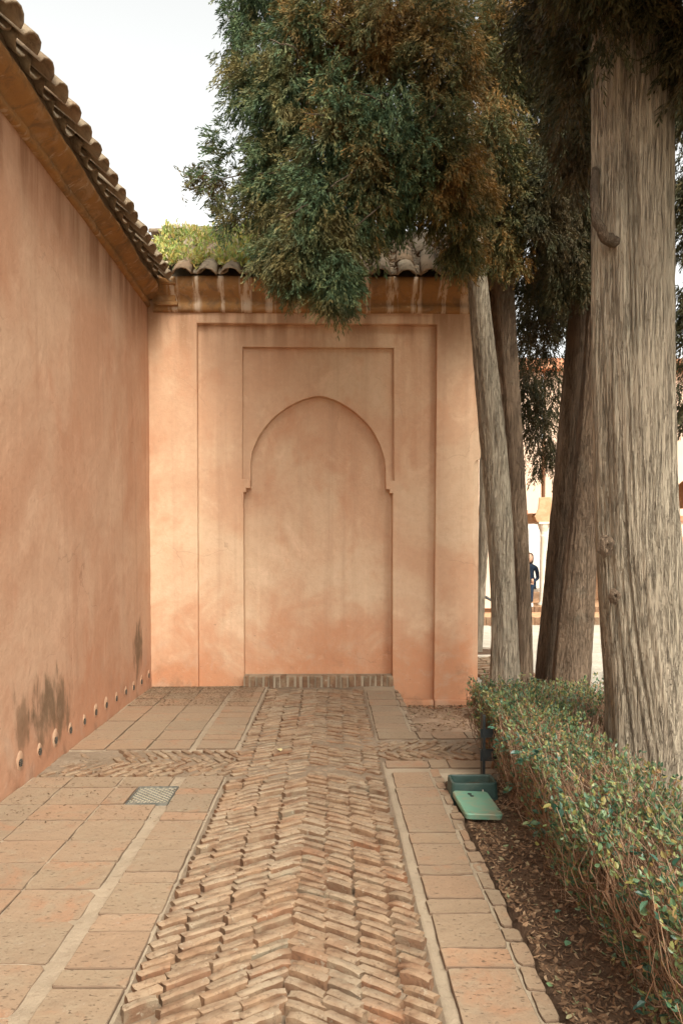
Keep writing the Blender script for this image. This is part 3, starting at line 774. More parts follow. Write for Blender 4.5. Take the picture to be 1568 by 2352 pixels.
# soldier course at the foot of the niche
sb = []
x = -0.99; rs = random.Random(21)
while x < 0.70:
    w = rs.uniform(0.055, 0.085)
    mb = MB(); hgt = 0.115 + rs.uniform(-.012, .008)
    mb.box(-w/2+0.007, w/2-0.007, -0.05, 0.05, -0.06, hgt)
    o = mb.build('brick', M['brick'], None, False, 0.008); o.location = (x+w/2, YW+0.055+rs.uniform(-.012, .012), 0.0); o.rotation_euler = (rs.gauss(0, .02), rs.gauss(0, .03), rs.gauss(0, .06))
    under(o, bw); x += w + rs.uniform(0.0, 0.012)
mb = MB(); mb.box(-0.996, 0.718, YW+0.018, YW+0.22, -0.1, 0.108); under(mb.build('mortar_course', M['mortar']), bw)
o = loft_cornice('cornice', -1.99, 1.80, lambda a, d, z: np.stack([a, YW-d, z+0*a-0.005], -1)[:, ::1], M['cornice_back'], 9); under(o, bw)
# carved block at the inner corner
mb = MB()
for (x0, x1, d, z0, z1) in ((-1.95, -1.70, 0.105, 4.30, 4.345), (-1.93, -1.725, 0.09, 4.345, 4.50), (-1.955, -1.70, 0.205, 4.50, 4.565)):
    mb.box(x0, x1, YW-d, YW+0.02, z0, z1)
under(mb.build('corner_block', M['cornice_left'], None, False, 0.012), bw)
# roof
Y0, Z0b = 8.475, 4.525
mb = MB()
mb.add([(-2.25, Y0+0.14, Z0b+0.06), (1.95, Y0+0.14, Z0b+0.06), (1.95, 9.62, Z0b+0.90), (-2.25, 9.62, Z0b+0.90),
        (-2.25, Y0+0.14, Z0b-0.02), (1.95, Y0+0.14, Z0b-0.02), (1.95, 9.62, Z0b-0.14), (-2.25, 9.62, Z0b-0.14)],
       [(0, 1, 2, 3), (7, 6, 5, 4), (0, 4, 5, 1), (1, 5, 6, 2), (2, 6, 7, 3), (3, 7, 4, 0)])
rb = under(mb.build('roof', M['roof_bed']), bw)
before = set(bpy.data.objects)
lay_roof(None, 14, 4, lambda a, s, l: (-1.62 + a, Y0 + s*math.cos(SL) - l*math.sin(SL), Z0b + s*math.sin(SL) + l*math.cos(SL)), 0.0, 12)
x = -2.2; rs = random.Random(8)
while x < 1.9:                                     # ridge
    o = link('ridge_tile', rs.choice(COVER), None, (x+0.40, 9.60+rs.uniform(-.02, .02), 5.46+rs.uniform(-.015, .02)), (rs.gauss(0, .03), 0, math.pi/2))
    x += 0.34
for o in [o for o in bpy.data.objects if o not in before]: o.parent = rb

# ================================================================= BUSHES, TREES
def leaves_mesh(name, P, D, S, Lg, Wd, mat):
    """folded pointed leaves: base P, direction D, side S, arrays"""
    N = np.cross(D, S)
    L = Lg[:, None]; W = Wd[:, None]
    v = np.stack([P, P + D*L*0.35 + S*W + N*W*0.35, P + D*L*0.40 - N*W*0.05, P + D*L*0.35 - S*W + N*W*0.35,
                  P + D*L*0.72 + S*W*0.8 + N*W*0.2, P + D*L*0.72 - S*W*0.8 + N*W*0.2, P + D*L - N*W*0.3], 1)
    n = len(P); b = (np.arange(n)*7)[:, None]
    f = np.array([0, 1, 2, 0, 2, 3, 1, 4, 2, 2, 5, 3, 4, 6, 2, 2, 6, 5])
    return big_mesh(name, v.reshape(-1, 3), (b + f[None]).ravel(), 3, mat, False)

def unit(a): return a/np.maximum(1e-9, np.linalg.norm(a, axis=-1, keepdims=True))

DENS = 1.25
def spray_mesh(name, lobes, mat, rs, nb=13):
    """lobes: (cx,cy,cz, rx,ry,rz, sprays, droop)"""
    P, D, Ls = [], [], []
    per = 18
    for (cx, cy, cz, rx, ry, rz, n, droop) in lobes:
        k = max(3, int(n/per*DENS))
        u = unit(rs.normal(size=(k, 3)))
        rad = rs.uniform(0.15, 1.0, k)**0.5
        bumpy = 0.82 + 0.6*vnoise(u[:, 0]*2.2+cx*3, u[:, 1]*2.2+cy*3, u[:, 2]*2.2+cz*3) + rs.normal(0, 0.06, k)
        c = np.array([cx, cy, cz]) + u*np.array([rx, ry, rz])*(rad*bumpy)[:, None]
        d0 = unit(u*np.array([0.55, 0.55, 0.18]) + np.array([0, 0, -droop*1.15]) + rs.normal(0, 0.16, (k, 3)))
        ln = rs.uniform(0.20, 0.42, k)
        t = rs.uniform(-0.5, 0.5, (k, per))
        wd = 0.070*(1.15-0.9*(t+0.5))
        c[:, 2] += 0.10*vnoise(c[:, 0]*2.5, c[:, 1]*2.5, 4)
        p = c[:, None] + d0[:, None]*(t*ln[:, None])[..., None] + rs.normal(0, 1, (k, per, 3))*wd[..., None]
        d = unit(d0[:, None] + 0.5*unit(p-c[:, None]-d0[:, None]*(t*ln[:, None])[..., None]) + rs.normal(0, 0.16, (k, per, 3)))
        P.append(p.reshape(-1, 3)); D.append(d.reshape(-1, 3)); Ls.append(rs.uniform(0.07, 0.15, k*per))
    P = np.concatenate(P); D = np.concatenate(D); Ls = np.concatenate(Ls)
    n = len(P)
    S = unit(np.cross(D, rs.normal(size=(n, 3)))); 
    t = np.linspace(0.0, 1.0, nb)
    sg = np.where(np.arange(nb) % 2 == 0, 1.0, -1.0)
    base = P[:, None] + D[:, None]*(Ls[:, None]*t)[..., None] + rs.normal(0, 0.006, (n, nb, 3))
    base[:, :, 2] -= (Ls[:, None]*t**2*0.25)
    bd = unit(D[:, None]*1.0 + S[:, None]*(sg*(0.55-0.3*t))[None, :, None] + rs.normal(0, 0.20, (n, nb, 3)) + np.array([0, 0, -0.12]))
    bl = (0.066*(1-0.35*t))[None]*rs.uniform(0.7, 1.3, (n, nb))
    bw_ = 0.0058*rs.uniform(0.7, 1.35, (n, nb))
    sd_ = unit(np.cross(bd, rs.normal(size=(n, nb, 3))))
    mid = base + bd*(bl*0.5)[..., None]
    v = np.stack([base, mid + sd_*bw_[..., None], base + bd*bl[..., None], mid - sd_*bw_[..., None]], 2).reshape(-1, 3)
    return big_mesh(name, v, np.arange(len(v)), 4, mat, False)

def trunk_mesh(name, pts, mat, rs, n=72, rows=110, ridge=1.0, flute=1.0, twist=0.25):
    pts = np.array(pts, float)
    z = pts[:, 2]; o = np.argsort(z); pts = pts[o]; z = pts[:, 2]
    zz = np.linspace(z[0], z[-1], rows)
    # smooth interpolation
    def sm(c):
        v = np.interp(zz, z, c)
        k = max(3, rows//14)
        return np.convolve(np.pad(v, k, 'edge'), np.ones(2*k+1)/(2*k+1), 'valid')
    cx, cy, r = sm(pts[:, 0]), sm(pts[:, 1]), sm(pts[:, 3])
    th = np.linspace(0, 2*math.pi, n, endpoint=False)
    T, Z = np.meshgrid(th, zz)
    Rr = r[:, None]
    T2 = T + twist*Z
    k = 2.4
    fl = vnoise(np.cos(T2)*k+10, np.sin(T2)*k+10, Z*0.25) 
    rd = -np.abs(vnoise(np.cos(T2)*9+20, np.sin(T2)*9+20, Z*0.9))*1.3 - np.abs(vnoise(np.cos(T2)*19+30, np.sin(T2)*19+30, Z*1.6))*0.8
    rad = Rr*(1 + 0.20*flute*fl) + 0.030*ridge*rd*np.sqrt(Rr/0.25)
    P = np.stack([cx[:, None] + rad*np.cos(T), cy[:, None] + rad*np.sin(T), Z], -1)
    P = np.concatenate([P, P[:, :1]], 1)
    return grid_mesh(name, P, mat)

def branch(parent, pts, r0, r1, rs, name='branch'):
    pts = [np.array(p, float) for p in pts]
    q = []
    for i in range(len(pts)-1):
        for t in np.linspace(0, 1, 5)[:-1]:
            q.append(pts[i]*(1-t)+pts[i+1]*t + (rs.normal(0, 0.006, 3) if 0 < i+t else 0))
    q.append(pts[-1]); m = len(q)
    mb = MB(); mb.tube(q, [r0+(r1-r0)*i/(m-1) for i in range(m)], 7)
    o = mb.build(name, M['branch'], None, True); under(o, parent); return o

def px(x, y, Y):
    """world point seen at picture position (x,y of a 1568x2352 frame) at depth Y: used to read sizes off the photograph"""
    pit, yaw, f = R(-2.0), R(0.85), 1750.0
    fw = np.array([math.sin(yaw)*math.cos(pit), math.cos(yaw)*math.cos(pit), math.sin(pit)])
    rt = np.array([math.cos(yaw), -math.sin(yaw), 0]); up = np.cross(rt, fw)
    d = fw*f + rt*(x-784) - up*(y-1328)
    return np.array([0, 0, 1.55]) + d*(Y/d[1])
def lobe(x, y, Y, wx, wy, n, droop=0.5, depth=None):
    c = px(x, y, Y); s = Y/1750
    return (c[0], c[1], c[2], wx*s, (depth if depth else 0.85*wx*s), wy*s, n, droop)

def cypress(base, label, trunk_pts, bark, crowns, branches, seed, n=72, rows=110, ridge=1.0, flute=1.0, twist=0.25):
    rs = np.random.RandomState(seed)
    t = tag(empty('cypress_tree', base), label, 'tree', 'cypress trees beside the path')
    under(link('trunk', trunk_mesh('trunk', trunk_pts, M[bark], rs, n, rows, ridge, flute, twist)), t)
    for b_ in branches: branch(t, b_[0], b_[1], b_[2], rs)
    for lobes, mat in crowns:
        if lobes:
            c = under(link('crown', spray_mesh('crown', lobes, M[mat], rs)), t); c['kind'] = 'stuff'
    return t

# ---- the leaning cypress that carries the green boughs over the arch wall
K = 1.0
A = [lobe(600, 60, 7.7, 110, 130, 900), lobe(585, 200, 7.5, 70, 110, 500), lobe(690, 180, 7.2, 120, 140, 1200), lobe(640, 330, 7.4, 85, 130, 850),
     lobe(625, 450, 7.4, 70, 110, 620), lobe(650, 560, 7.2, 75, 90, 700, 0.8), lobe(760, 60, 7.2, 130, 120, 1000), lobe(770, 300, 7.0, 110, 110, 700), lobe(740, 440, 7.0, 110, 110, 900),
     lobe(720, 560, 6.95, 80, 90, 800, 0.9), lobe(772, 640, 6.9, 42, 95, 520, 1.2), lobe(690, 600, 7.0, 75, 55, 480, 0.9), lobe(510, 420, 7.9, 55, 55, 130, 0.2), lobe(540, 480, 7.8, 60, 45, 130, 0.3), lobe(450, 420, 8.0, 40, 30, 45, 0.0), lobe(530, 330, 7.9, 40, 60, 110, 0.0), lobe(800, 530, 7.0, 70, 80, 480, 0.9)]
B = [lobe(880, 90, 7.0, 130, 150, 1300), lobe(900, 300, 6.9, 110, 140, 1000), lobe(910, 395, 7.0, 90, 85, 600, 0.8), lobe(885, 450, 7.1, 80, 60, 380, 0.7), lobe(985, 425, 7.1, 70, 75, 420, 0.7),
     lobe(1010, 120, 6.9, 120, 150, 1200), lobe(1010, 330, 6.9, 95, 150, 1000, 0.8), lobe(1060, 450, 7.2, 65, 120, 800, 1.0), lobe(1062, 570, 7.4, 46, 55, 380, 1.0)]
T2 = [(1.20, 7.8, 8.5, .03), (1.386, 7.9, 5.838, .085), (1.483, 7.9, 4.525, .099), (1.574, 7.9, 3.73, .117), (1.675, 7.9, 2.751, .133), (1.763, 7.9, 1.852, .135), (1.808, 7.9, .946, .135), (1.82, 7.9, .491, .145), (1.82, 7.9, -.013, .17), (1.82, 7.9, -.3, .20)]
up2 = [(0.6, 7.4, 7.6, 1.3, 1.2, 1.0, 1400, .4), (-0.3, 7.3, 7.4, .9, .9, .8, 700, .4), (1.1, 7.6, 8.9, 1.2, 1.2, 1.0, 900, .4)]
cypress((1.82, 7.9, -0.2), 'slim grey cypress leaning in front of the wall end with drooping green boughs', T2, 'bark_grey',
        [(A[:6] + A[7:14] + A[15:] + B[1:4] + up2[1:2], 'fol_green'), ([A[6], A[14], B[0]] + B[4:] + [lobe(780, 250, 6.9, 60, 120, 300, .9), lobe(850, 380, 6.8, 60, 110, 350, 1.0), up2[0], up2[2]], 'fol_olive')],
        [([(1.45, 7.9, 4.9), px(1000, 420, 7.4), px(860, 360, 7.2), px(700, 330, 7.3)], .035, .010),
         ([(1.42, 7.9, 5.3), px(900, 250, 7.3), px(740, 150, 7.3), px(600, 130, 7.6)], .035, .010),
         ([px(820, 520, 7.1), px(720, 470, 6.85), px(640, 490, 6.9)], .012, .005),
         ([px(860, 360, 7.2), px(760, 250, 6.9), px(690, 160, 7.0)], .018, .006),
         ([px(860, 365, 7.2), px(790, 420, 6.9), px(690, 470, 7.0), px(620, 520, 7.1)], .016, .005),
         ([px(700, 330, 7.3), px(600, 390, 7.6), px(470, 425, 7.9)], .012, .004),
         ([(1.44, 7.9, 5.1), px(960, 380, 7.1), px(870, 480, 7.0), px(800, 560, 6.95)], .022, .006),
         ([(1.40, 7.9, 5.6), px(980, 200, 7.0), px(880, 110, 7.0)], .025, .008)] +
        [([px(x0, y0, d0), px((x0+x1)/2+12, (y0+y1)/2-14, d0-.25), px(x1, y1, d1)], r0, .004) for x0, y0, d0, x1, y1, d1, r0 in
         ((860, 365, 7.0, 760, 430, 6.45, .011), (900, 280, 6.9, 820, 210, 6.3, .012), (800, 300, 6.9, 700, 260, 6.5, .010), (950, 330, 6.9, 1010, 240, 6.3, .010), (740, 470, 6.9, 655, 500, 6.5, .008),
          (1000, 420, 7.0, 1060, 330, 6.6, .010), (700, 150, 7.0, 620, 90, 6.8, .010), (820, 130, 7.0, 760, 40, 6.4, .011), (880, 470, 6.9, 815, 520, 6.5, .008), (640, 400, 7.2, 560, 420, 7.4, .007))], 31)

# ---- darker stem right behind it
T3 = [(1.7, 8.6, 9.0, .05), (1.833, 8.7, 6.274, .13), (1.926, 8.7, 4.585, .145), (2.018, 8.7, 3.61, .122), (2.083, 8.7, 2.626, .114), (2.143, 8.7, 1.883, .115), (2.195, 8.7, 1.135, .112), (2.221, 8.7, .03, .108), (2.23, 8.7, -.35, .13)]
C3 = [lobe(1150, 120, 8.2, 120, 160, 1200), lobe(1140, 360, 8.0, 95, 170, 1100, .8), lobe(1150, 540, 8.1, 75, 100, 700, .9), lobe(1225, 250, 8.6, 100, 180, 1100, .7), (1.6, 8.4, 7.9, 1.3, 1.1, 1.2, 1300, .4)]
cypress((2.23, 8.7, -0.2), 'slender dark brown cypress right behind the slim grey leaning one', T3, 'bark_brown', [(C3, 'fol_olive')],
        [([(1.9, 8.7, 5.2), px(1240, 300, 8.6), px(1300, 160, 8.6)], .03, .01), ([(1.93, 8.7, 4.7), px(1120, 430, 8.2), px(1080, 330, 7.8)], .025, .008)], 32)

# ---- the pair leaning the other way
T4 = [(3.35, 9.0, 9.0, .06), (3.104, 9.0, 6.447, .15), (2.947, 9.0, 4.443, .142), (2.881, 9.0, 3.43, .150), (2.789, 9.0, 2.408, .150), (2.71, 9.0, 1.534, .142), (2.636, 9.0, .862, .138), (2.555, 9.0, .029, .130), (2.53, 9.0, -.35, .15)]
C4 = [lobe(1290, 120, 9.0, 120, 170, 1000), lobe(1290, 400, 8.9, 95, 160, 900, .8), lobe(1250, 570, 9.0, 80, 110, 600, .9), lobe(1230, 740, 9.4, 50, 110, 330, 1.0), lobe(1222, 900, 9.8, 40, 110, 260, 1.1), lobe(1245, 1030, 10.2, 38, 110, 240, 1.3), lobe(1215, 1000, 10.0, 25, 60, 90, 1.2), lobe(1235, 660, 9.8, 60, 90, 600, 1.0), lobe(1290, 690, 10.2, 50, 110, 500, 1.0), lobe(1200, 800, 10.4, 30, 130, 240, 1.2), lobe(1262, 860, 10.6, 34, 130, 300, 1.2), lobe(1330, 560, 9.8, 60, 120, 500, 1.0), (3.1, 9.2, 8.0, 1.3, 1.2, 1.2, 1200, .4)]
cypress((2.53, 9.0, -0.2), 'dark brown cypress leaning away from the wall, tallest hanging shoots behind it', T4, 'bark_brown', [(C4, 'fol_dark')],
        [([(2.95, 9.0, 4.5), px(1270, 720, 9.2), px(1245, 800, 9.4), px(1205, 850, 9.6)], .025, .006), ([px(1262, 750, 9.2), px(1225, 690, 9.4), px(1195, 640, 9.4)], .014, .005),
         ([(3.0, 9.0, 5.0), px(1260, 600, 9.0), px(1200, 520, 8.8)], .03, .01)], 33)
T5 = [(3.3, 8.2, 9.0, .06), (3.063, 8.4, 6.122, .15), (2.967, 8.4, 4.251, .146), (2.906, 8.4, 3.305, .148), (2.832, 8.4, 2.351, .158), (2.774, 8.4, 1.535, .183), (2.727, 8.4, .907, .200), (2.655, 8.4, .13, .211), (2.64, 8.4, -.35, .23)]
C5 = [lobe(1330, 240, 8.0, 110, 170, 900), lobe(1330, 500, 8.2, 80, 140, 900, .9), lobe(1310, 620, 8.3, 60, 80, 420, .9), lobe(1250, 450, 8.0, 80, 150, 900, .8), (3.0, 8.0, 7.4, 1.2, 1.1, 1.2, 1000, .4)]
cypress((2.64, 8.4, -0.2), 'stout brown cypress leaning behind the massive pale trunk', T5, 'bark_brown', [(C5, 'fol_dark')],
        [([(3.0, 8.4, 5.2), px(1340, 380, 8.2), px(1290, 250, 8.2)], .035, .012)], 34)

# ---- the massive cypress in the hedge bed
TB = [(1.74, 4.6, 9.5, .12), (1.76, 4.6, 6.2, .21), (1.772, 4.6, 4.812, .226), (1.791, 4.6, 4.055, .230), (1.801, 4.6, 3.288, .236), (1.811, 4.6, 2.512, .243), (1.84, 4.6, 1.726, .245), (1.878, 4.6, 1.198, .255), (1.929, 4.6, .798, .275), (2.03, 4.6, .342, .325), (2.09, 4.6, .045, .38), (2.10, 4.6, -.25, .46)]
CB = [(1.8, 4.5, 6.0, 1.7, 1.6, .75, 3600, .4), (1.9, 3.5, 5.7, 1.4, 1.1, .7, 2400, .4), (2.3, 3.2, 5.25, 1.3, .9, .55, 2600, .3), (2.0, 3.0, 4.9, 1.2, .55, .7, 6500, .4), (3.0, 3.9, 4.7, .7, .9, 1.2, 2000, .5), (2.5, 5.5, 5.7, 1.0, .8, .7, 1000, .5), (2.2, 4.2, 7.9, 1.5, 1.4, 1.3, 1500, .4), (1.2, 5.0, 7.9, 1.1, 1.1, 1.1, 900, .4), (2.9, 4.6, 5.9, 1.0, 1.2, 1.3, 1300, .6), lobe(1290, 40, 5.8, 120, 90, 700, .8, .5), lobe(1420, 60, 5.6, 80, 90, 300, .8, .4), lobe(1340, 250, 6.2, 80, 110, 380, .9, .4), lobe(1430, -170, 4.15, 190, 100, 2000, .7, .35), lobe(1335, 60, 4.9, 60, 170, 480, 1.1, .25), lobe(1600, 80, 4.3, 60, 220, 600, .9, .3), lobe(1395, 20, 4.3, 26, 120, 70, 1.4, .08), lobe(1470, -20, 4.25, 30, 90, 60, 1.4, .08), lobe(1325, 300, 5.6, 45, 150, 300, 1.1, .2), (0.95, 3.8, 5.3, .8, .7, .5, 2200, .3), (3.15, 4.2, 4.75, .6, 1.0, 1.0, 2400, .5)]  # unseen lobes above and beside the view are added to shade the trunk
cypress((2.09, 4.6, -0.2), 'massive pale grey cypress trunk with furrowed bark rising out of the hedge', TB, 'bark_grey', [(CB, 'fol_dark')],
        [([px(1412, 556, 4.44), px(1388, 545, 4.33), px(1370, 510, 4.32), px(1363, 460, 4.40), px(1366, 400, 4.55), px(1372, 330, 4.8)], .034, .018),
         ],
        35, 220, 340, 1.0, 0.9, 0.10)
# knots on the big trunk
bt = [o for o in bpy.data.objects if o.name.startswith('cypress_tree')][-1]
for (x, y, r_) in ((1392, 1255, .026), (1412, 1370, .018)):
    c = px(x, y, 4.385); mb = MB(); rs = random.Random(int(x)); n_ = 14; pr = [(2.0, .02), (1.4, .0), (.95, -.010), (.62, -.012), (.42, -.004), (.2, .004)]
    v_ = [(c[0]+r_*k*(1+rs.uniform(-.22, .22))*math.cos(2*math.pi*a/n_), c[1]+h_+rs.uniform(-.006, .006), c[2]+1.25*r_*k*(1+rs.uniform(-.22, .22))*math.sin(2*math.pi*a/n_)) for k, h_ in pr for a in range(n_)]
    mb.add(v_, [(q*n_+a, q*n_+(a+1) % n_, (q+1)*n_+(a+1) % n_, (q+1)*n_+a) for q in range(len(pr)-1) for a in range(n_)] + [tuple(range((len(pr)-1)*n_, len(pr)*n_))])
    under(mb.build('bark_knot', M['bark_brown'], None, True), bt)

# ---- unseen cypress added out of view on the camera's side to shade the long wall
TR = [(2.2, .6, 10, .10), (2.2, .6, 5, .2), (2.25, .6, 1, .25), (2.3, .6, -.3, .36)]
cypress((2.3, 0.6, -0.2), 'unseen stout cypress added by the hedge on the camera side to shade the long wall', TR, 'bark_grey',
        [([(2.2, .6, 5.6, 1.3, 1.4, 1.2, 1500, .4), (2.2, .6, 7.6, 1.4, 1.4, 1.3, 1500, .4), (2.2, .6, 9.3, 1.0, 1.0, 1.2, 700, .3)], 'fol_dark')], [], 38, 40, 60)

# ---- trees further back
T6 = [(2.42, 12.5, 6.5, .05), (2.503, 12.5, 4.156, .095), (2.545, 12.5, 3.095, .10), (2.531, 12.5, 2.028, .095), (2.487, 12.5, .954, .075), (2.449, 12.5, .235, .07), (2.43, 12.5, -.3, .08)]
t6 = cypress((2.43, 12.5, -0.15), 'thin pale trunk seen in the gap beside the wall end', T6, 'bark_pale', [([(2.5, 12.6, 6.6, .7, .7, 1.4, 700, .6), (2.55, 12.5, 4.3, .25, .35, .9, 200, .8)], 'fol_dark')], [], 36, 40, 60)
T7 = [(4.15, 7.6, 9.5, .08), (4.2, 7.6, 5.0, .16), (4.25, 7.6, 2.0, .19), (4.3, 7.6, -.3, .25)]
C7 = [lobe(1600, 500, 7.4, 70, 160, 700, .8, .5), lobe(1590, 750, 7.4, 55, 140, 500, .9, .4), lobe(1585, 940, 7.4, 42, 80, 250, 1.1, .3), lobe(1620, 250, 7.4, 90, 160, 700, .7, .6), (4.1, 7.6, 7.0, .9, .9, 1.2, 800, .5)]
cypress((4.3, 7.6, -0.2), 'dark cypress partly hidden on the far side of the massive trunk', T7, 'bark_brown', [(C7, 'fol_dark')], [], 37, 40, 60)

# ---- clipped hedge
rs = np.random.RandomState(77)
hedge = tag(empty('clipped_hedge', (1.3, 4, 0)), 'low clipped hedge of small glossy leaves with many bare brown twigs', 'hedge')
def hedge_targets(n):
    k = rs.rand(n)
    out = np.zeros((n, 3)); root = np.zeros((n, 3))
    y = rs.uniform(1.8, 5.95, n)
    # left flank, top, far bar
    a = k < 0.40; b = (k >= 0.40) & (k < 0.78); c = k >= 0.78
    zf = rs.uniform(0.06, 0.52, n)
    topz = 0.51 + 0.09*vnoise(y*2.3, 0.3, 1) + 0.05*vnoise(y*6.1, 2.3, 1) + np.where(rs.rand(n) < 0.06, rs.uniform(0, .10, n), 0)
    left = 1.01 + 0.07*np.clip((y-4.6)/0.5, 0, 1) + 0.13*vnoise(y*1.9, 3.3, 2) + 0.10*vnoise(y*5, zf*5, 2) + (0.52-zf)*0.14
    out[a] = np.stack([left + rs.normal(0, .03, n), y, zf], -1)[a]
    out[b] = np.stack([rs.uniform(1.02, 1.56, n) + 0.05*np.clip((y-4.6)/0.5, 0, 1) + 0.1*vnoise(y*1.7, 3.3, 2), y, topz + rs.normal(0, .030, n)], -1)[b]
    y2 = rs.uniform(5.15, 6.0, n); x2 = rs.uniform(1.08, 2.7, n)
    z2 = np.where(rs.rand(n) < 0.75, 0.525+rs.normal(0, .03, n), rs.uniform(.1, .5, n))
    out[c] = np.stack([x2, np.where(z2 < .5, 5.15+rs.normal(0, .03, n), y2), z2], -1)[c]
    root[:] = np.stack([np.clip(out[:, 0]+rs.uniform(.05, .35, n)*np.where(out[:, 0] < 1.3, 1, -0.6), 1.12, 2.8), np.clip(out[:, 1]+rs.uniform(-.22, .16, n), 1.7, 5.98), rs.uniform(-0.06, 0.16, n)], -1)
    return out, root
# twigs
nt = 6400
tip, root = hedge_targets(nt)
start = root + (tip-root)*rs.uniform(0.15, 0.75, (nt, 1))
bend = rs.normal(0, 0.035, (nt, 3)); bend[:, 2] -= 0.03
ts = np.linspace(0, 1, 4)
ctr = start[:, None] + (tip-start)[:, None]*ts[None, :, None] + bend[:, None]*(4*ts*(1-ts))[None, :, None] + rs.normal(0, 0.006, (nt, 4, 3))
dr = unit(tip-start); s1 = unit(np.cross(dr, rs.normal(size=(nt, 3)))); s2 = np.cross(dr, s1)
rad = (rs.uniform(0.0016, 0.0034, nt))[:, None]*np.array([1.25, 1.0, 0.8, 0.5])[None]
ring = [math.cos(2*math.pi*k/3)*s1 + math.sin(2*math.pi*k/3)*s2 for k in range(3)]
v = np.stack([ctr + ring[k][:, None]*rad[..., None] for k in range(3)], 2).reshape(-1, 3)
bidx = (np.arange(nt)*12)[:, None]
f = np.array([[i*3+k, i*3+(k+1) % 3, (i+1)*3+(k+1) % 3, (i+1)*3+k] for i in range(3) for k in range(3)]).ravel()
tw = under(link('twigs', big_mesh('twigs', v, (bidx+f[None]).ravel(), 4, M['twig'], True)), hedge); tw['kind'] = 'stuff'
# stems
for i in range(46):
    y = 1.9 + 4.0*i/45 + rs.uniform(-.05, .05); x = 1.28 + rs.uniform(-.14, .16)
    m = np.array([x+rs.uniform(-.12, .08), y+rs.uniform(-.1, .1), .28]); e = np.array([m[0]+rs.uniform(-.14, .12), m[1]+rs.uniform(-.12, .12), .50])
    mb = MB(); mb.tube([(x, y, -.08), (x*.5+m[0]*.5+.01, y*.5+m[1]*.5, .1), m, e], [.012, .010, .007, .003], 5)
    under(mb.build('stem', M['twig'], None, True), hedge)
# leaf tufts
pick = rs.rand(nt) < np.where(tip[:, 2] > 0.46, 0.70, 0.55)*np.clip(-0.15 + 2.2*(vnoise(tip[:, 0]*4.5, tip[:, 1]*4.5, tip[:, 2]*4.5)+0.5), 0, 1.3)
tp = tip[pick]; td = dr[pick]
m = 7
tt = rs.uniform(0.0, 0.075, (len(tp), m))
LP = (tp[:, None] - td[:, None]*tt[..., None] + rs.normal(0, .006, (len(tp), m, 3))).reshape(-1, 3)
LD = unit(td[:, None]*0.55 + rs.normal(0, 0.62, (len(tp), m, 3)) + np.array([-0.12, -0.05, 0.22])).reshape(-1, 3)
LS = unit(np.cross(LD, np.array([0, 0, 1.0]) + rs.normal(0, .45, LD.shape)))
sz = rs.uniform(0.016, 0.031, len(LP))
lm = under(link('foliage', leaves_mesh('foliage', LP, LD, LS, sz, sz*rs.uniform(.22, .32, len(LP)), M['hedge_leaf'])), hedge); lm['kind'] = 'stuff'
# the largest leaves, one by one
def leaf_proto(L, W):
    P = np.zeros((1, 3)); D = np.array([[1.0, 0, 0]]); S = np.array([[0, 1.0, 0]])
    return leaves_mesh('leaf', P, D, S, np.array([L]), np.array([W]), M['hedge_leaf_large'])
LEAF = [leaf_proto(l, l*w) for l, w in ((.042, .30), (.036, .27), (.046, .26), (.032, .33))]
cand = [i for i in range(nt) if tip[i, 1] < 4.6 and tip[i, 0] < 1.22 and tip[i, 1] > 2.2 and tip[i, 2] > 0.1]
rr = random.Random(4); rr.shuffle(cand); cnt = 0
for i in cand:
    if cnt >= 290: break
    k = rr.randint(4, 7)
    for j in range(k):
        if cnt >= 290: break
        d = Vector((-0.35 + rr.gauss(0, .55), -0.25 + rr.gauss(0, .55), 0.15 + rr.gauss(0, .45))).normalized()
        p = Vector(tip[i]) + Vector((-0.015, -0.01, 0.0)) + Vector((rr.gauss(0, .012), rr.gauss(0, .012), rr.gauss(0, .012)))
        q = d.to_track_quat('X', 'Z') @ Matrix.Rotation(rr.gauss(0, .5), 3, 'X').to_quaternion()
        o = link('leaf', rr.choice(LEAF), None, p, q.to_euler()); under(o, hedge); cnt += 1

# ---- roof weeds
rs2 = np.random.RandomState(5)
n = 4200
wx = -2.0 + 1.3*rs2.rand(n)**1.15; s = rs2.uniform(0.12, 1.3, n)
kp = (vnoise(wx*5, s*5, 2.2) + 0.5) > rs2.uniform(0.25, 0.75, n)
wx, s = wx[kp], s[kp]; n = len(wx)
base = np.stack([wx, Y0 + s*math.cos(SL), Z0b + s*math.sin(SL) + 0.10], -1)
Lg = rs2.uniform(0.03, 0.11, n)*(0.6 + 1.6*(vnoise(wx*7, s*7, 5.1)+0.5))
ctr = base + np.stack([rs2.normal(0, .03, n), rs2.normal(0, .03, n), Lg*rs2.uniform(.4, 1.0, n)], -1)
m = 5
P = (base[:, None] + (ctr-base)[:, None]*np.linspace(.2, 1, m)[None, :, None]).reshape(-1, 3) + rs2.normal(0, .012, (n*m, 3))
D = unit(np.repeat(ctr-base, m, 0)*2 + rs2.normal(0, .12, (n*m, 3))); S = unit(np.cross(D, rs2.normal(size=D.shape)))
Lw = rs2.uniform(.03, .075, n*m)
wd = link('roof_weeds', leaves_mesh('roof_weeds', P, D, S, Lw, Lw*rs2.uniform(.10, .28, n*m), M['weed']))
tag(wd, 'yellow-green weeds growing over the roof tiles at the wall corner', 'weeds', kind='stuff')
n = 900
wx = rs2.uniform(-2.0, 1.5, n); s = rs2.uniform(0.08, 1.2, n)
colx = np.round((wx+1.62)/PIT - 0.5)*PIT + 0.5*PIT - 1.62 + rs2.normal(0, .035, n)
P = np.stack([colx, Y0 + s*math.cos(SL), Z0b + s*math.sin(SL) + 0.085 + rs2.uniform(0, .03, n)], -1)
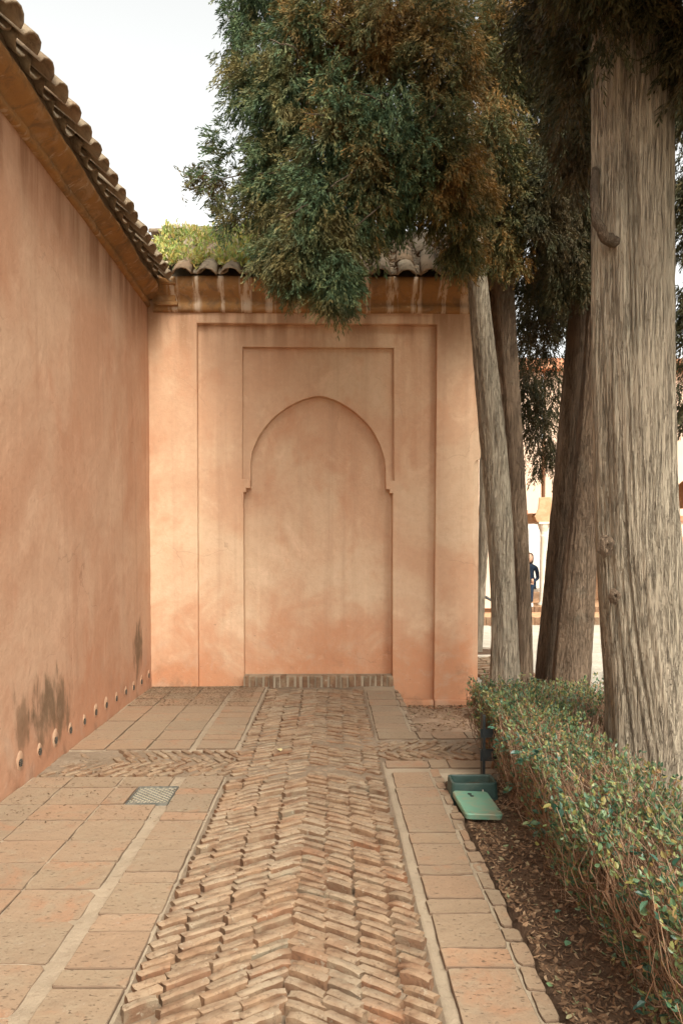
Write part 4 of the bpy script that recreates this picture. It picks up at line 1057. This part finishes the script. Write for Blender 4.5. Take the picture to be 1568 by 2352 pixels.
D = unit(rs2.normal(size=(n, 3))*np.array([1, 1, .6])); S = unit(np.cross(D, rs2.normal(size=D.shape))); Lw = rs2.uniform(.04, .12, n)
dl = link('roof_litter', leaves_mesh('roof_litter', P, D, S, Lw, Lw*.08, M['litter'])); tag(dl, 'dry cypress litter caught in the pan tiles', 'litter', kind='stuff')

# ---- litter on the soil and in the paving corner
def litter(name, n, xf, yf, zf, mat, l0, l1, label, wr=(.08, .28), flat=.35):
    x = xf(n); y = yf(n)
    P = np.stack([x, y, zf(x, y)], -1)
    D = unit(rs2.normal(size=(n, 3))*np.array([1, 1, flat])); S = unit(np.cross(D, np.array([0, 0, 1.0]) + rs2.normal(0, .5, D.shape)))
    Lw = rs2.uniform(l0, l1, n)
    o = link(name, leaves_mesh(name, P - D*(Lw/2)[:, None], D, S, Lw, Lw*rs2.uniform(*wr, n), M[mat]))
    return tag(o, label, 'litter', kind='stuff')
def soil_z(x, y): return -0.035 + 0.035*vnoise(x*2.2, y*2.2) + 0.022*vnoise(x*8, y*8, 4) + 0.012*vnoise(x*21, y*21, 9) + 0.006
litter('mulch_litter', 9000, lambda n: 0.80 + 1.0*rs2.rand(n)**1.2, lambda n: rs2.uniform(2.2, 5.2, n), soil_z, 'litter', .010, .042, 'brown leaf and bark mulch strewn over the bed')
litter('needle_litter', 6000, lambda n: -2.03 + 1.2*rs2.rand(n)**1.1, lambda n: 8.7 - 1.1*rs2.rand(n)**1.6, lambda x, y: 0*x+0.006, 'dark_litter', .010, .035, 'dark dry needle litter drifted into the paved wall corner', (.035, .08), .1)
litter('scattered_litter', 700, lambda n: -2.0 + 1.3*rs2.rand(n), lambda n: 4.3 + 1.4*rs2.rand(n), lambda x, y: 0*x+0.006, 'dark_litter', .008, .028, 'tiny dark twigs scattered on the terracotta tiles by the grate', (.06, .16), .08)
litter('ledge_litter', 1500, lambda n: rs2.uniform(.78, 1.7, n), lambda n: 8.66 - 2.1*rs2.rand(n)**2, lambda x, y: -0.02-0.205*np.clip((y-6.5)/1.6, 0, 1)**2*(3-2*np.clip((y-6.5)/1.6, 0, 1))+0.012, 'litter', .015, .05, 'dry litter on the pale soil against the wall plinth', (.06, .2), .2)

# ================================================================= SMALL THINGS
# valve box
vb = tag(empty('valve_box', (0.915, 4.865, -0.01)), 'open dark green plastic valve box sunk beside the hedge, filled with soil', 'valve box')
mb = MB()
def rrect(cx, cy, hx, hy, r, n=4):
    p = []
    for (sx, sy, a0) in ((1, 1, 0), (-1, 1, 90), (-1, -1, 180), (1, -1, 270)):
        for k in range(n+1):
            a = R(a0 + 90*k/n); p.append((cx+sx*(hx-r)+r*math.cos(a), cy+sy*(hy-r)+r*math.sin(a)))
    return p
def shell(mb, outs, closed_top=False):
    """list of (ring, z) joined in order"""
    b = len(mb.v); n = len(outs[0][0])
    for ring_, z in outs: mb.v += [(x, y, z) for x, y in ring_]
    for i in range(len(outs)-1):
        for k in range(n): mb.f.append((b+i*n+k, b+i*n+(k+1) % n, b+(i+1)*n+(k+1) % n, b+(i+1)*n+k))
    if closed_top: mb.f.append(tuple(b+(len(outs)-1)*n+k for k in range(n)))
shell(mb, [(rrect(0, 0, .158, .112, .035), -.12), (rrect(0, 0, .146, .10, .03), .085), (rrect(0, 0, .144, .098, .03), .092), (rrect(0, 0, .131, .085, .025), .092), (rrect(0, 0, .128, .082, .025), .085), (rrect(0, 0, .128, .082, .025), -.1)])
mb.build('box_shell', M['box'], vb)
mb = MB(); shell(mb, [(rrect(0, 0, .127, .081, .025), .035), (rrect(0, 0, .08, .05, .02), .048), (rrect(.03, .01, .03, .02, .015), .06)], True); mb.build('soil_fill', M['soil'], vb, True)
mb = MB(); mb.box(.045, .051, -.117, -.108, .03, .055); mb.build('latch', M['marble'], vb)
# lid
ld = tag(empty('plastic_cover', (0.885, 4.55, 0.02), R(4)), 'pale green plastic lid lying on the mulch beside the open valve box', 'lid')
ld.rotation_euler = (R(2.5), R(3), R(3))
mb = MB(); shell(mb, [(rrect(0, 0, .108, .185, .025), -.02), (rrect(0, 0, .112, .19, .025), .008), (rrect(0, 0, .108, .186, .025), .015), (rrect(0, 0, .09, .168, .02), .013)], True)
mb.build('lid_panel', M['lid'], ld)
for (x, y) in ((-.012, .14), (-.006, .105)):
    mb = MB(); mb.lathe([(.013, .0), (.013, .0152), (.011, .0155)], 12, (x, y, 0)); mb.build('finger_hole_shade', M['black'], ld)  # raised black disc standing in for the dark inside of a finger opening
# black edging plate at the hedge end
pl = tag(empty('edging_plate', (1.015, 5.14, 0)), 'upright thin black metal plate at the corner of the hedge', 'plate')
mb = MB(); mb.box(0.022, .028, -.005, .07, -.1, .44); mb.box(.028, .040, -.008, 0, -.1, .44); mb.build('plate', M['black'], pl)
mb = MB(); mb.box(.008, .55, .004, .012, .12, .20); mb.box(.008, .55, .004, .012, .28, .34); mb.build('rail', M['black'], pl)
# drain grate
gr = tag(empty('drain_grate', (-1.128, 4.82, 0)), 'flat square metal drain grate with a diagonal lattice set in the tiles', 'grate')
mb = MB(); mb.box(-.125, .125, -.165, .165, -.05, -.004); mb.build('sump', M['grate_bed'], gr)
mb = MB()
for (x0, x1, y0, y1) in ((-.13, .13, -.17, -.162), (-.13, .13, .162, .17), (-.13, -.122, -.162, .162), (.122, .13, -.162, .162)): mb.box(x0, x1, y0, y1, -.03, .004)
mb.build('frame', M['grate'], gr)
for s in (1, -1):
    mb = MB()
    for k in range(-7, 8):
        c = k*.042
        pts = []
        for x_ in (-.122, .122):
            y_ = c + s*x_*1.05
            pts.append((x_, y_))
        (xa, ya), (xb, yb) = pts
        # clip to the frame
        def clip(x, y):
            if abs(y) <= .162: return (x, y)
            yy = .162 if y > 0 else -.162; return ((yy-c)/(s*1.05), yy)
        p0, p1 = clip(xa, ya), clip(xb, yb)
        if abs(p0[0]) > .1221 or abs(p1[0]) > .1221 or (p0[0]-p1[0])**2 < 1e-4: continue
        mb.tube([(p0[0], p0[1], .0005*s-.0025), (p1[0], p1[1], .0005*s-.0025)], .0022, 5)
    mb.build('lattice', M['grate'], gr)
# fallen leaf on the path
def fallen(x, y, z, L, label, mat):
    n_ = NT('fallen_leaf'); m_ = n_.bsdf(mat, 0.7)
    me = leaves_mesh('fallen_leaf', np.zeros((1, 3)), np.array([[1.0, 0, 0]]), np.array([[0, 1.0, 0]]), np.array([L]), np.array([L*.3]), m_)
    tag(link('fallen_leaf', me, None, (x, y, z), (0.1, -0.1, random.uniform(0, 6))), label, 'leaf')
fallen(-0.38, 5.83, 0.012, .075, 'pale yellow leaf lying on the herringbone bricks', (.55, .48, .25))
fallen(0.93, 2.95, -0.01, .045, 'green leaf fallen on the mulch near the tile edge', (.12, .22, .12))
fallen(1.0, 3.25, -0.01, .04, 'bluish green leaf fallen on the mulch under the hedge', (.10, .24, .17))

# ================================================================= BEYOND: COURTYARD AND PORTICO
kb = tag(empty('courtyard_step', (5, 17.2, -0.12)), 'low step with a red brick edge in front of the portico', 'step')
mb = MB(); mb.box(1.9-5, 24-5, 0.06, 2.6, -.2, .17); mb.build('step_body', M['arch_ochre'], kb)
x = 1.95-5; rs = random.Random(2)
while x < 6.0:
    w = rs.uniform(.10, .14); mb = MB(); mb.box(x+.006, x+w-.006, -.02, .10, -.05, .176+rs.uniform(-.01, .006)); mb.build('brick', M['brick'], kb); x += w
kb2 = tag(empty('portico_step', (5, 18.75, 0.05)), 'upper brick step carrying the portico columns', 'step')
mb = MB(); mb.box(1.9-5, 24-5, .06, 8, -.1, .13); mb.build('step_body', M['arch_ochre'], kb2)
x = -1.0
while x < 1.6:
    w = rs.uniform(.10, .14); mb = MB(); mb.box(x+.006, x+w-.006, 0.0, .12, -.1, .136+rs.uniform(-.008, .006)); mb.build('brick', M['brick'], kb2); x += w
po = tag(empty('portico', (5.34, 19.0, 0.18)), 'sunlit pink portico with slender marble columns beyond the trunks', 'building')
def addpart(mb, name, mat, sm=False, bev=0.0):
    o = mb.build(name, M[mat], None, sm, bev); return under(o, po)
COLX = [2.45, 5.34, 8.23, 11.12, 14.0]
for i, cx in enumerate(COLX):
    if i == 0: continue
    mb = MB(); mb.lathe([(.13, .18), (.13, .24), (.10, .27), (.088, .30), (.085, .9), (.078, 1.9), (.085, 1.92), (.085, 1.95), (.078, 1.97)], 20, (cx, 19.05, 0)); addpart(mb, 'column', 'marble', True)
    mb = MB(); mb.lathe([(.078, 1.965), (.085, 2.05), (.13, 2.16), (.15, 2.24)], 16, (cx, 19.05, 0)); mb.box(cx-.16, cx+.16, 18.89, 19.21, 2.235, 2.29); addpart(mb, 'capital', 'marble')
    mb = MB(); mb.prism_xz([(cx-.20, 2.285), (cx+.20, 2.285), (cx+.27, 2.42), (cx+.24, 2.47), (cx+.17, 2.62), (cx+.15, 2.9), (cx-.15, 2.9), (cx-.17, 2.62), (cx-.24, 2.47), (cx-.27, 2.42)], 18.9, 19.2); addpart(mb, 'impost', 'arch_ochre', False, .01)
# wall above, with segmental arches cut between the columns
for a, b_ in zip(COLX[:-1], COLX[1:]):
    if a < 3:
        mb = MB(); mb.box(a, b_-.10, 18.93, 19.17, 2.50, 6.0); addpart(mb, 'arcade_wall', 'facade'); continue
    x0, x1 = a+.13, b_-.13; top = []
    for k in range(13):
        t = math.pi*k/12
        top.append(((x0+x1)/2 + (x1-x0)/2*math.cos(t), 2.62 + .95*math.sin(t)))
    mb = MB(); mb.prism_xz([(a, 2.62), (x0, 2.615)] + list(reversed(top))[1:-1] + [(x1, 2.615), (b_, 2.62), (b_, 6.0), (a, 6.0)], 18.93, 19.17); addpart(mb, 'arcade_wall', 'facade')
mb = MB(); mb.box(1.6, 2.44, 18.93, 19.17, .1, 6.0); addpart(mb, 'end_wall', 'facade')
mb = MB(); mb.box(1.9, 4.75, 18.6, 18.88, .16, 2.44); addpart(mb, 'low_wall', 'facade')
mb = MB(); mb.box(1.9, 4.80, 18.5, 18.92, 2.44, 2.56); addpart(mb, 'wall_coping', 'facade_red')
mb = MB(); mb.box(1.6, 14.2, 18.6, 19.3, 6.0, 6.25); addpart(mb, 'eave', 'facade_red')
# back wall of the portico with two bright openings, floor and ceiling
mb = MB()
for x0, x1 in ((1.6, 5.72), (6.6, 9.0), (10.4, 14.2)): mb.box(x0, x1, 22.0, 22.3, .1, 4.2)
for x0, x1 in ((5.71, 6.61), (8.99, 10.41)): mb.box(x0, x1, 22.01, 22.29, 2.36, 4.2)
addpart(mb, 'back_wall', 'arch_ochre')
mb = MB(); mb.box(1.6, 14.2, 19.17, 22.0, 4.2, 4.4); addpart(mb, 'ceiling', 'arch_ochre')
mb = MB(); mb.box(8.45, 14.1, 18.86, 18.92, 2.30, 2.44); mb.box(8.45, 14.1, 18.86, 18.92, 1.80, 1.92); addpart(mb, 'string_course', 'facade_red')
mb = MB(); mb.box(8.40, 14.1, 18.925, 18.99, .16, 2.62); addpart(mb, 'infill_wall', 'facade')
fw_ = tag(empty('whitewashed_wall', (8, 27, -0.5)), 'bright whitewashed wall far behind the portico openings', 'wall', kind='thing')
mb = MB(); mb.box(-8, 14, 0, .4, 0, 4.6); mb.build('wall_body', M['white'], fw_)
mb = MB(); mb.box(-8, 14, -.1, .5, 4.6, 4.75); mb.build('coping', M['facade_red'], fw_)
# tree pit kerb and handrail
tp_ = tag(empty('tree_pit', (2.35, 12.4, -.12)), 'pale curved kerb round a dark tree pit at the thin pale trunk', 'tree pit')
mb = MB(); n = 28
for k in range(n):
    a0, a1 = 2*math.pi*k/n, 2*math.pi*(k+1)/n
    q = lambda r, a: (r*math.cos(a), r*math.sin(a))
    mb.add([(*q(.52, a0), .05), (*q(.52, a1), .05), (*q(.62, a1), .05), (*q(.62, a0), .05), (*q(.52, a0), -.1), (*q(.52, a1), -.1), (*q(.62, a1), -.1), (*q(.62, a0), -.1)], [(0, 3, 2, 1), (0, 1, 5, 4), (2, 3, 7, 6)])
mb.build('kerb', M['marble'], tp_)
mb = MB(); mb.prism_xy([(.53*math.cos(2*math.pi*k/n), .53*math.sin(2*math.pi*k/n)) for k in range(n)], -.1, .02); mb.build('pit_soil', M['soil'], tp_)
hr = tag(empty('handrail', (3.0, 15.0, -.12)), 'sloping black handrail seen between the wall end and the slim trunk', 'handrail')
mb = MB(); mb.tube([(-.55, 0, 1.10), (.35, 0, .62), (.42, 0, .58)], .028, 8); mb.build('rail', M['black'], hr)
mb = MB(); mb.tube([(-.5, 0, -.02), (-.5, 0, 1.07)], .022, 8); mb.build('post', M['black'], hr)
mb = MB(); mb.tube([(.38, 0, -.02), (.38, 0, .60)], .022, 8); mb.build('post', M['black'], hr)

# ---- person seated by the column
bn = tag(empty('stone_bench', (5.05, 19.55, 0.18)), 'plain stone bench under the seated person in the portico', 'bench')
mb = MB(); mb.box(-.7, .7, -.2, .25, .34, .42); mb.build('seat', M['marble'], bn, False, .01)
for sx in (-.55, .45):
    mb = MB(); mb.box(sx, sx+.1, -.15, .2, 0, .34); mb.build('leg', M['marble'], bn)
pe = tag(empty('person', (5.10, 19.40, 0.18), R(-25)), 'seated person in dark navy clothes and white shoes beside the marble column', 'person')
def skin_body(name, verts, edges, radii, mat, root):
    me = bpy.data.meshes.new(name); me.from_pydata(verts, edges, []); me.materials.append(mat)
    o = link(name, me, pe)
    sk = o.modifiers.new('skin', 'SKIN'); sk.use_smooth_shade = True
    for i, r_ in enumerate(radii):
        me.skin_vertices[0].data[i].radius = (r_, r_ if not isinstance(r_, tuple) else r_[1])
    me.skin_vertices[0].data[root].use_root = True
    ss = o.modifiers.new('sub', 'SUBSURF'); ss.levels = 1; ss.render_levels = 2
    return o
V = [(0, 0, .52), (0, -.01, .68), (0, -.03, .86), (0, -.05, .98), (0, -.06, 1.07), (0, -.08, 1.14), (0, -.10, 1.22),
     (.10, -.06, .51), (.12, -.44, .50), (.12, -.46, .09), (-.10, -.06, .51), (-.13, -.42, .50), (-.14, -.36, .09),
     (.17, -.05, .95), (.22, -.12, .70), (.14, -.34, .60), (-.17, -.05, .95), (-.23, -.10, .70), (-.12, -.32, .60)]
Ed = [(0, 1), (1, 2), (2, 3), (3, 4), (4, 5), (5, 6), (0, 7), (7, 8), (8, 9), (0, 10), (10, 11), (11, 12), (3, 13), (13, 14), (14, 15), (3, 16), (16, 17), (17, 18)]
me = bpy.data.meshes.new('body')
def person_body():
    rad = [.135, .12, .13, .11, .05, .078, .085, .09, .062, .045, .09, .062, .045, .06, .045, .033, .06, .045, .033]
    return skin_body('body', V, Ed, rad, M['jean'], 0)
person_body()
mb = MB(); mb.lathe([(.02, 1.485), (.06, 1.50), (.082, 1.555), (.09, 1.61), (.08, 1.67), (.04, 1.715), (.01, 1.72)], 16, (0, -.09, -.40)); mb.lathe([(.004, 1.585), (.016, 1.592), (.008, 1.615)], 6, (0, -.18, -.40)); mb.build('head', M['skin'], pe, True)
mb = MB(); mb.lathe([(.05, 1.44), (.09, 1.50), (.098, 1.60), (.092, 1.68), (.05, 1.735), (.01, 1.74)], 16, (0, -.055, -.40)); mb.build('hair', M['hair'], pe, True)
for sx, sy in ((.12, -.51), (-.14, -.41)):
    mb = MB(); shell(mb, [(rrect(sx, sy, .045, .125, .04), 0.0), (rrect(sx, sy, .045, .12, .04), .04), (rrect(sx, sy+.03, .035, .07, .03), .085)], True); mb.build('shoe', M['shoe'], pe, True)
for (hx, hy, hz) in ((.13, -.38, .64), (-.11, -.36, .64)):
    mb = MB(); mb.lathe([(.018, -.06), (.034, -.03), (.03, .03), (.024, .05)], 8, (hx, hy, hz))
    for k in range(4): mb.tube([(hx-.024+.016*k, hy-.005, hz-.05), (hx-.024+.016*k, hy-.02, hz-.09-.008*(k in (1, 2))), (hx-.022+.015*k, hy-.012, hz-.115-.01*(k in (1, 2)))], .0085, 5)
    mb.tube([(hx+.02, hy-.02, hz-.01), (hx+.035, hy-.045, hz-.045)], .009, 5)
    mb.build('hand', M['skin'], pe, True)
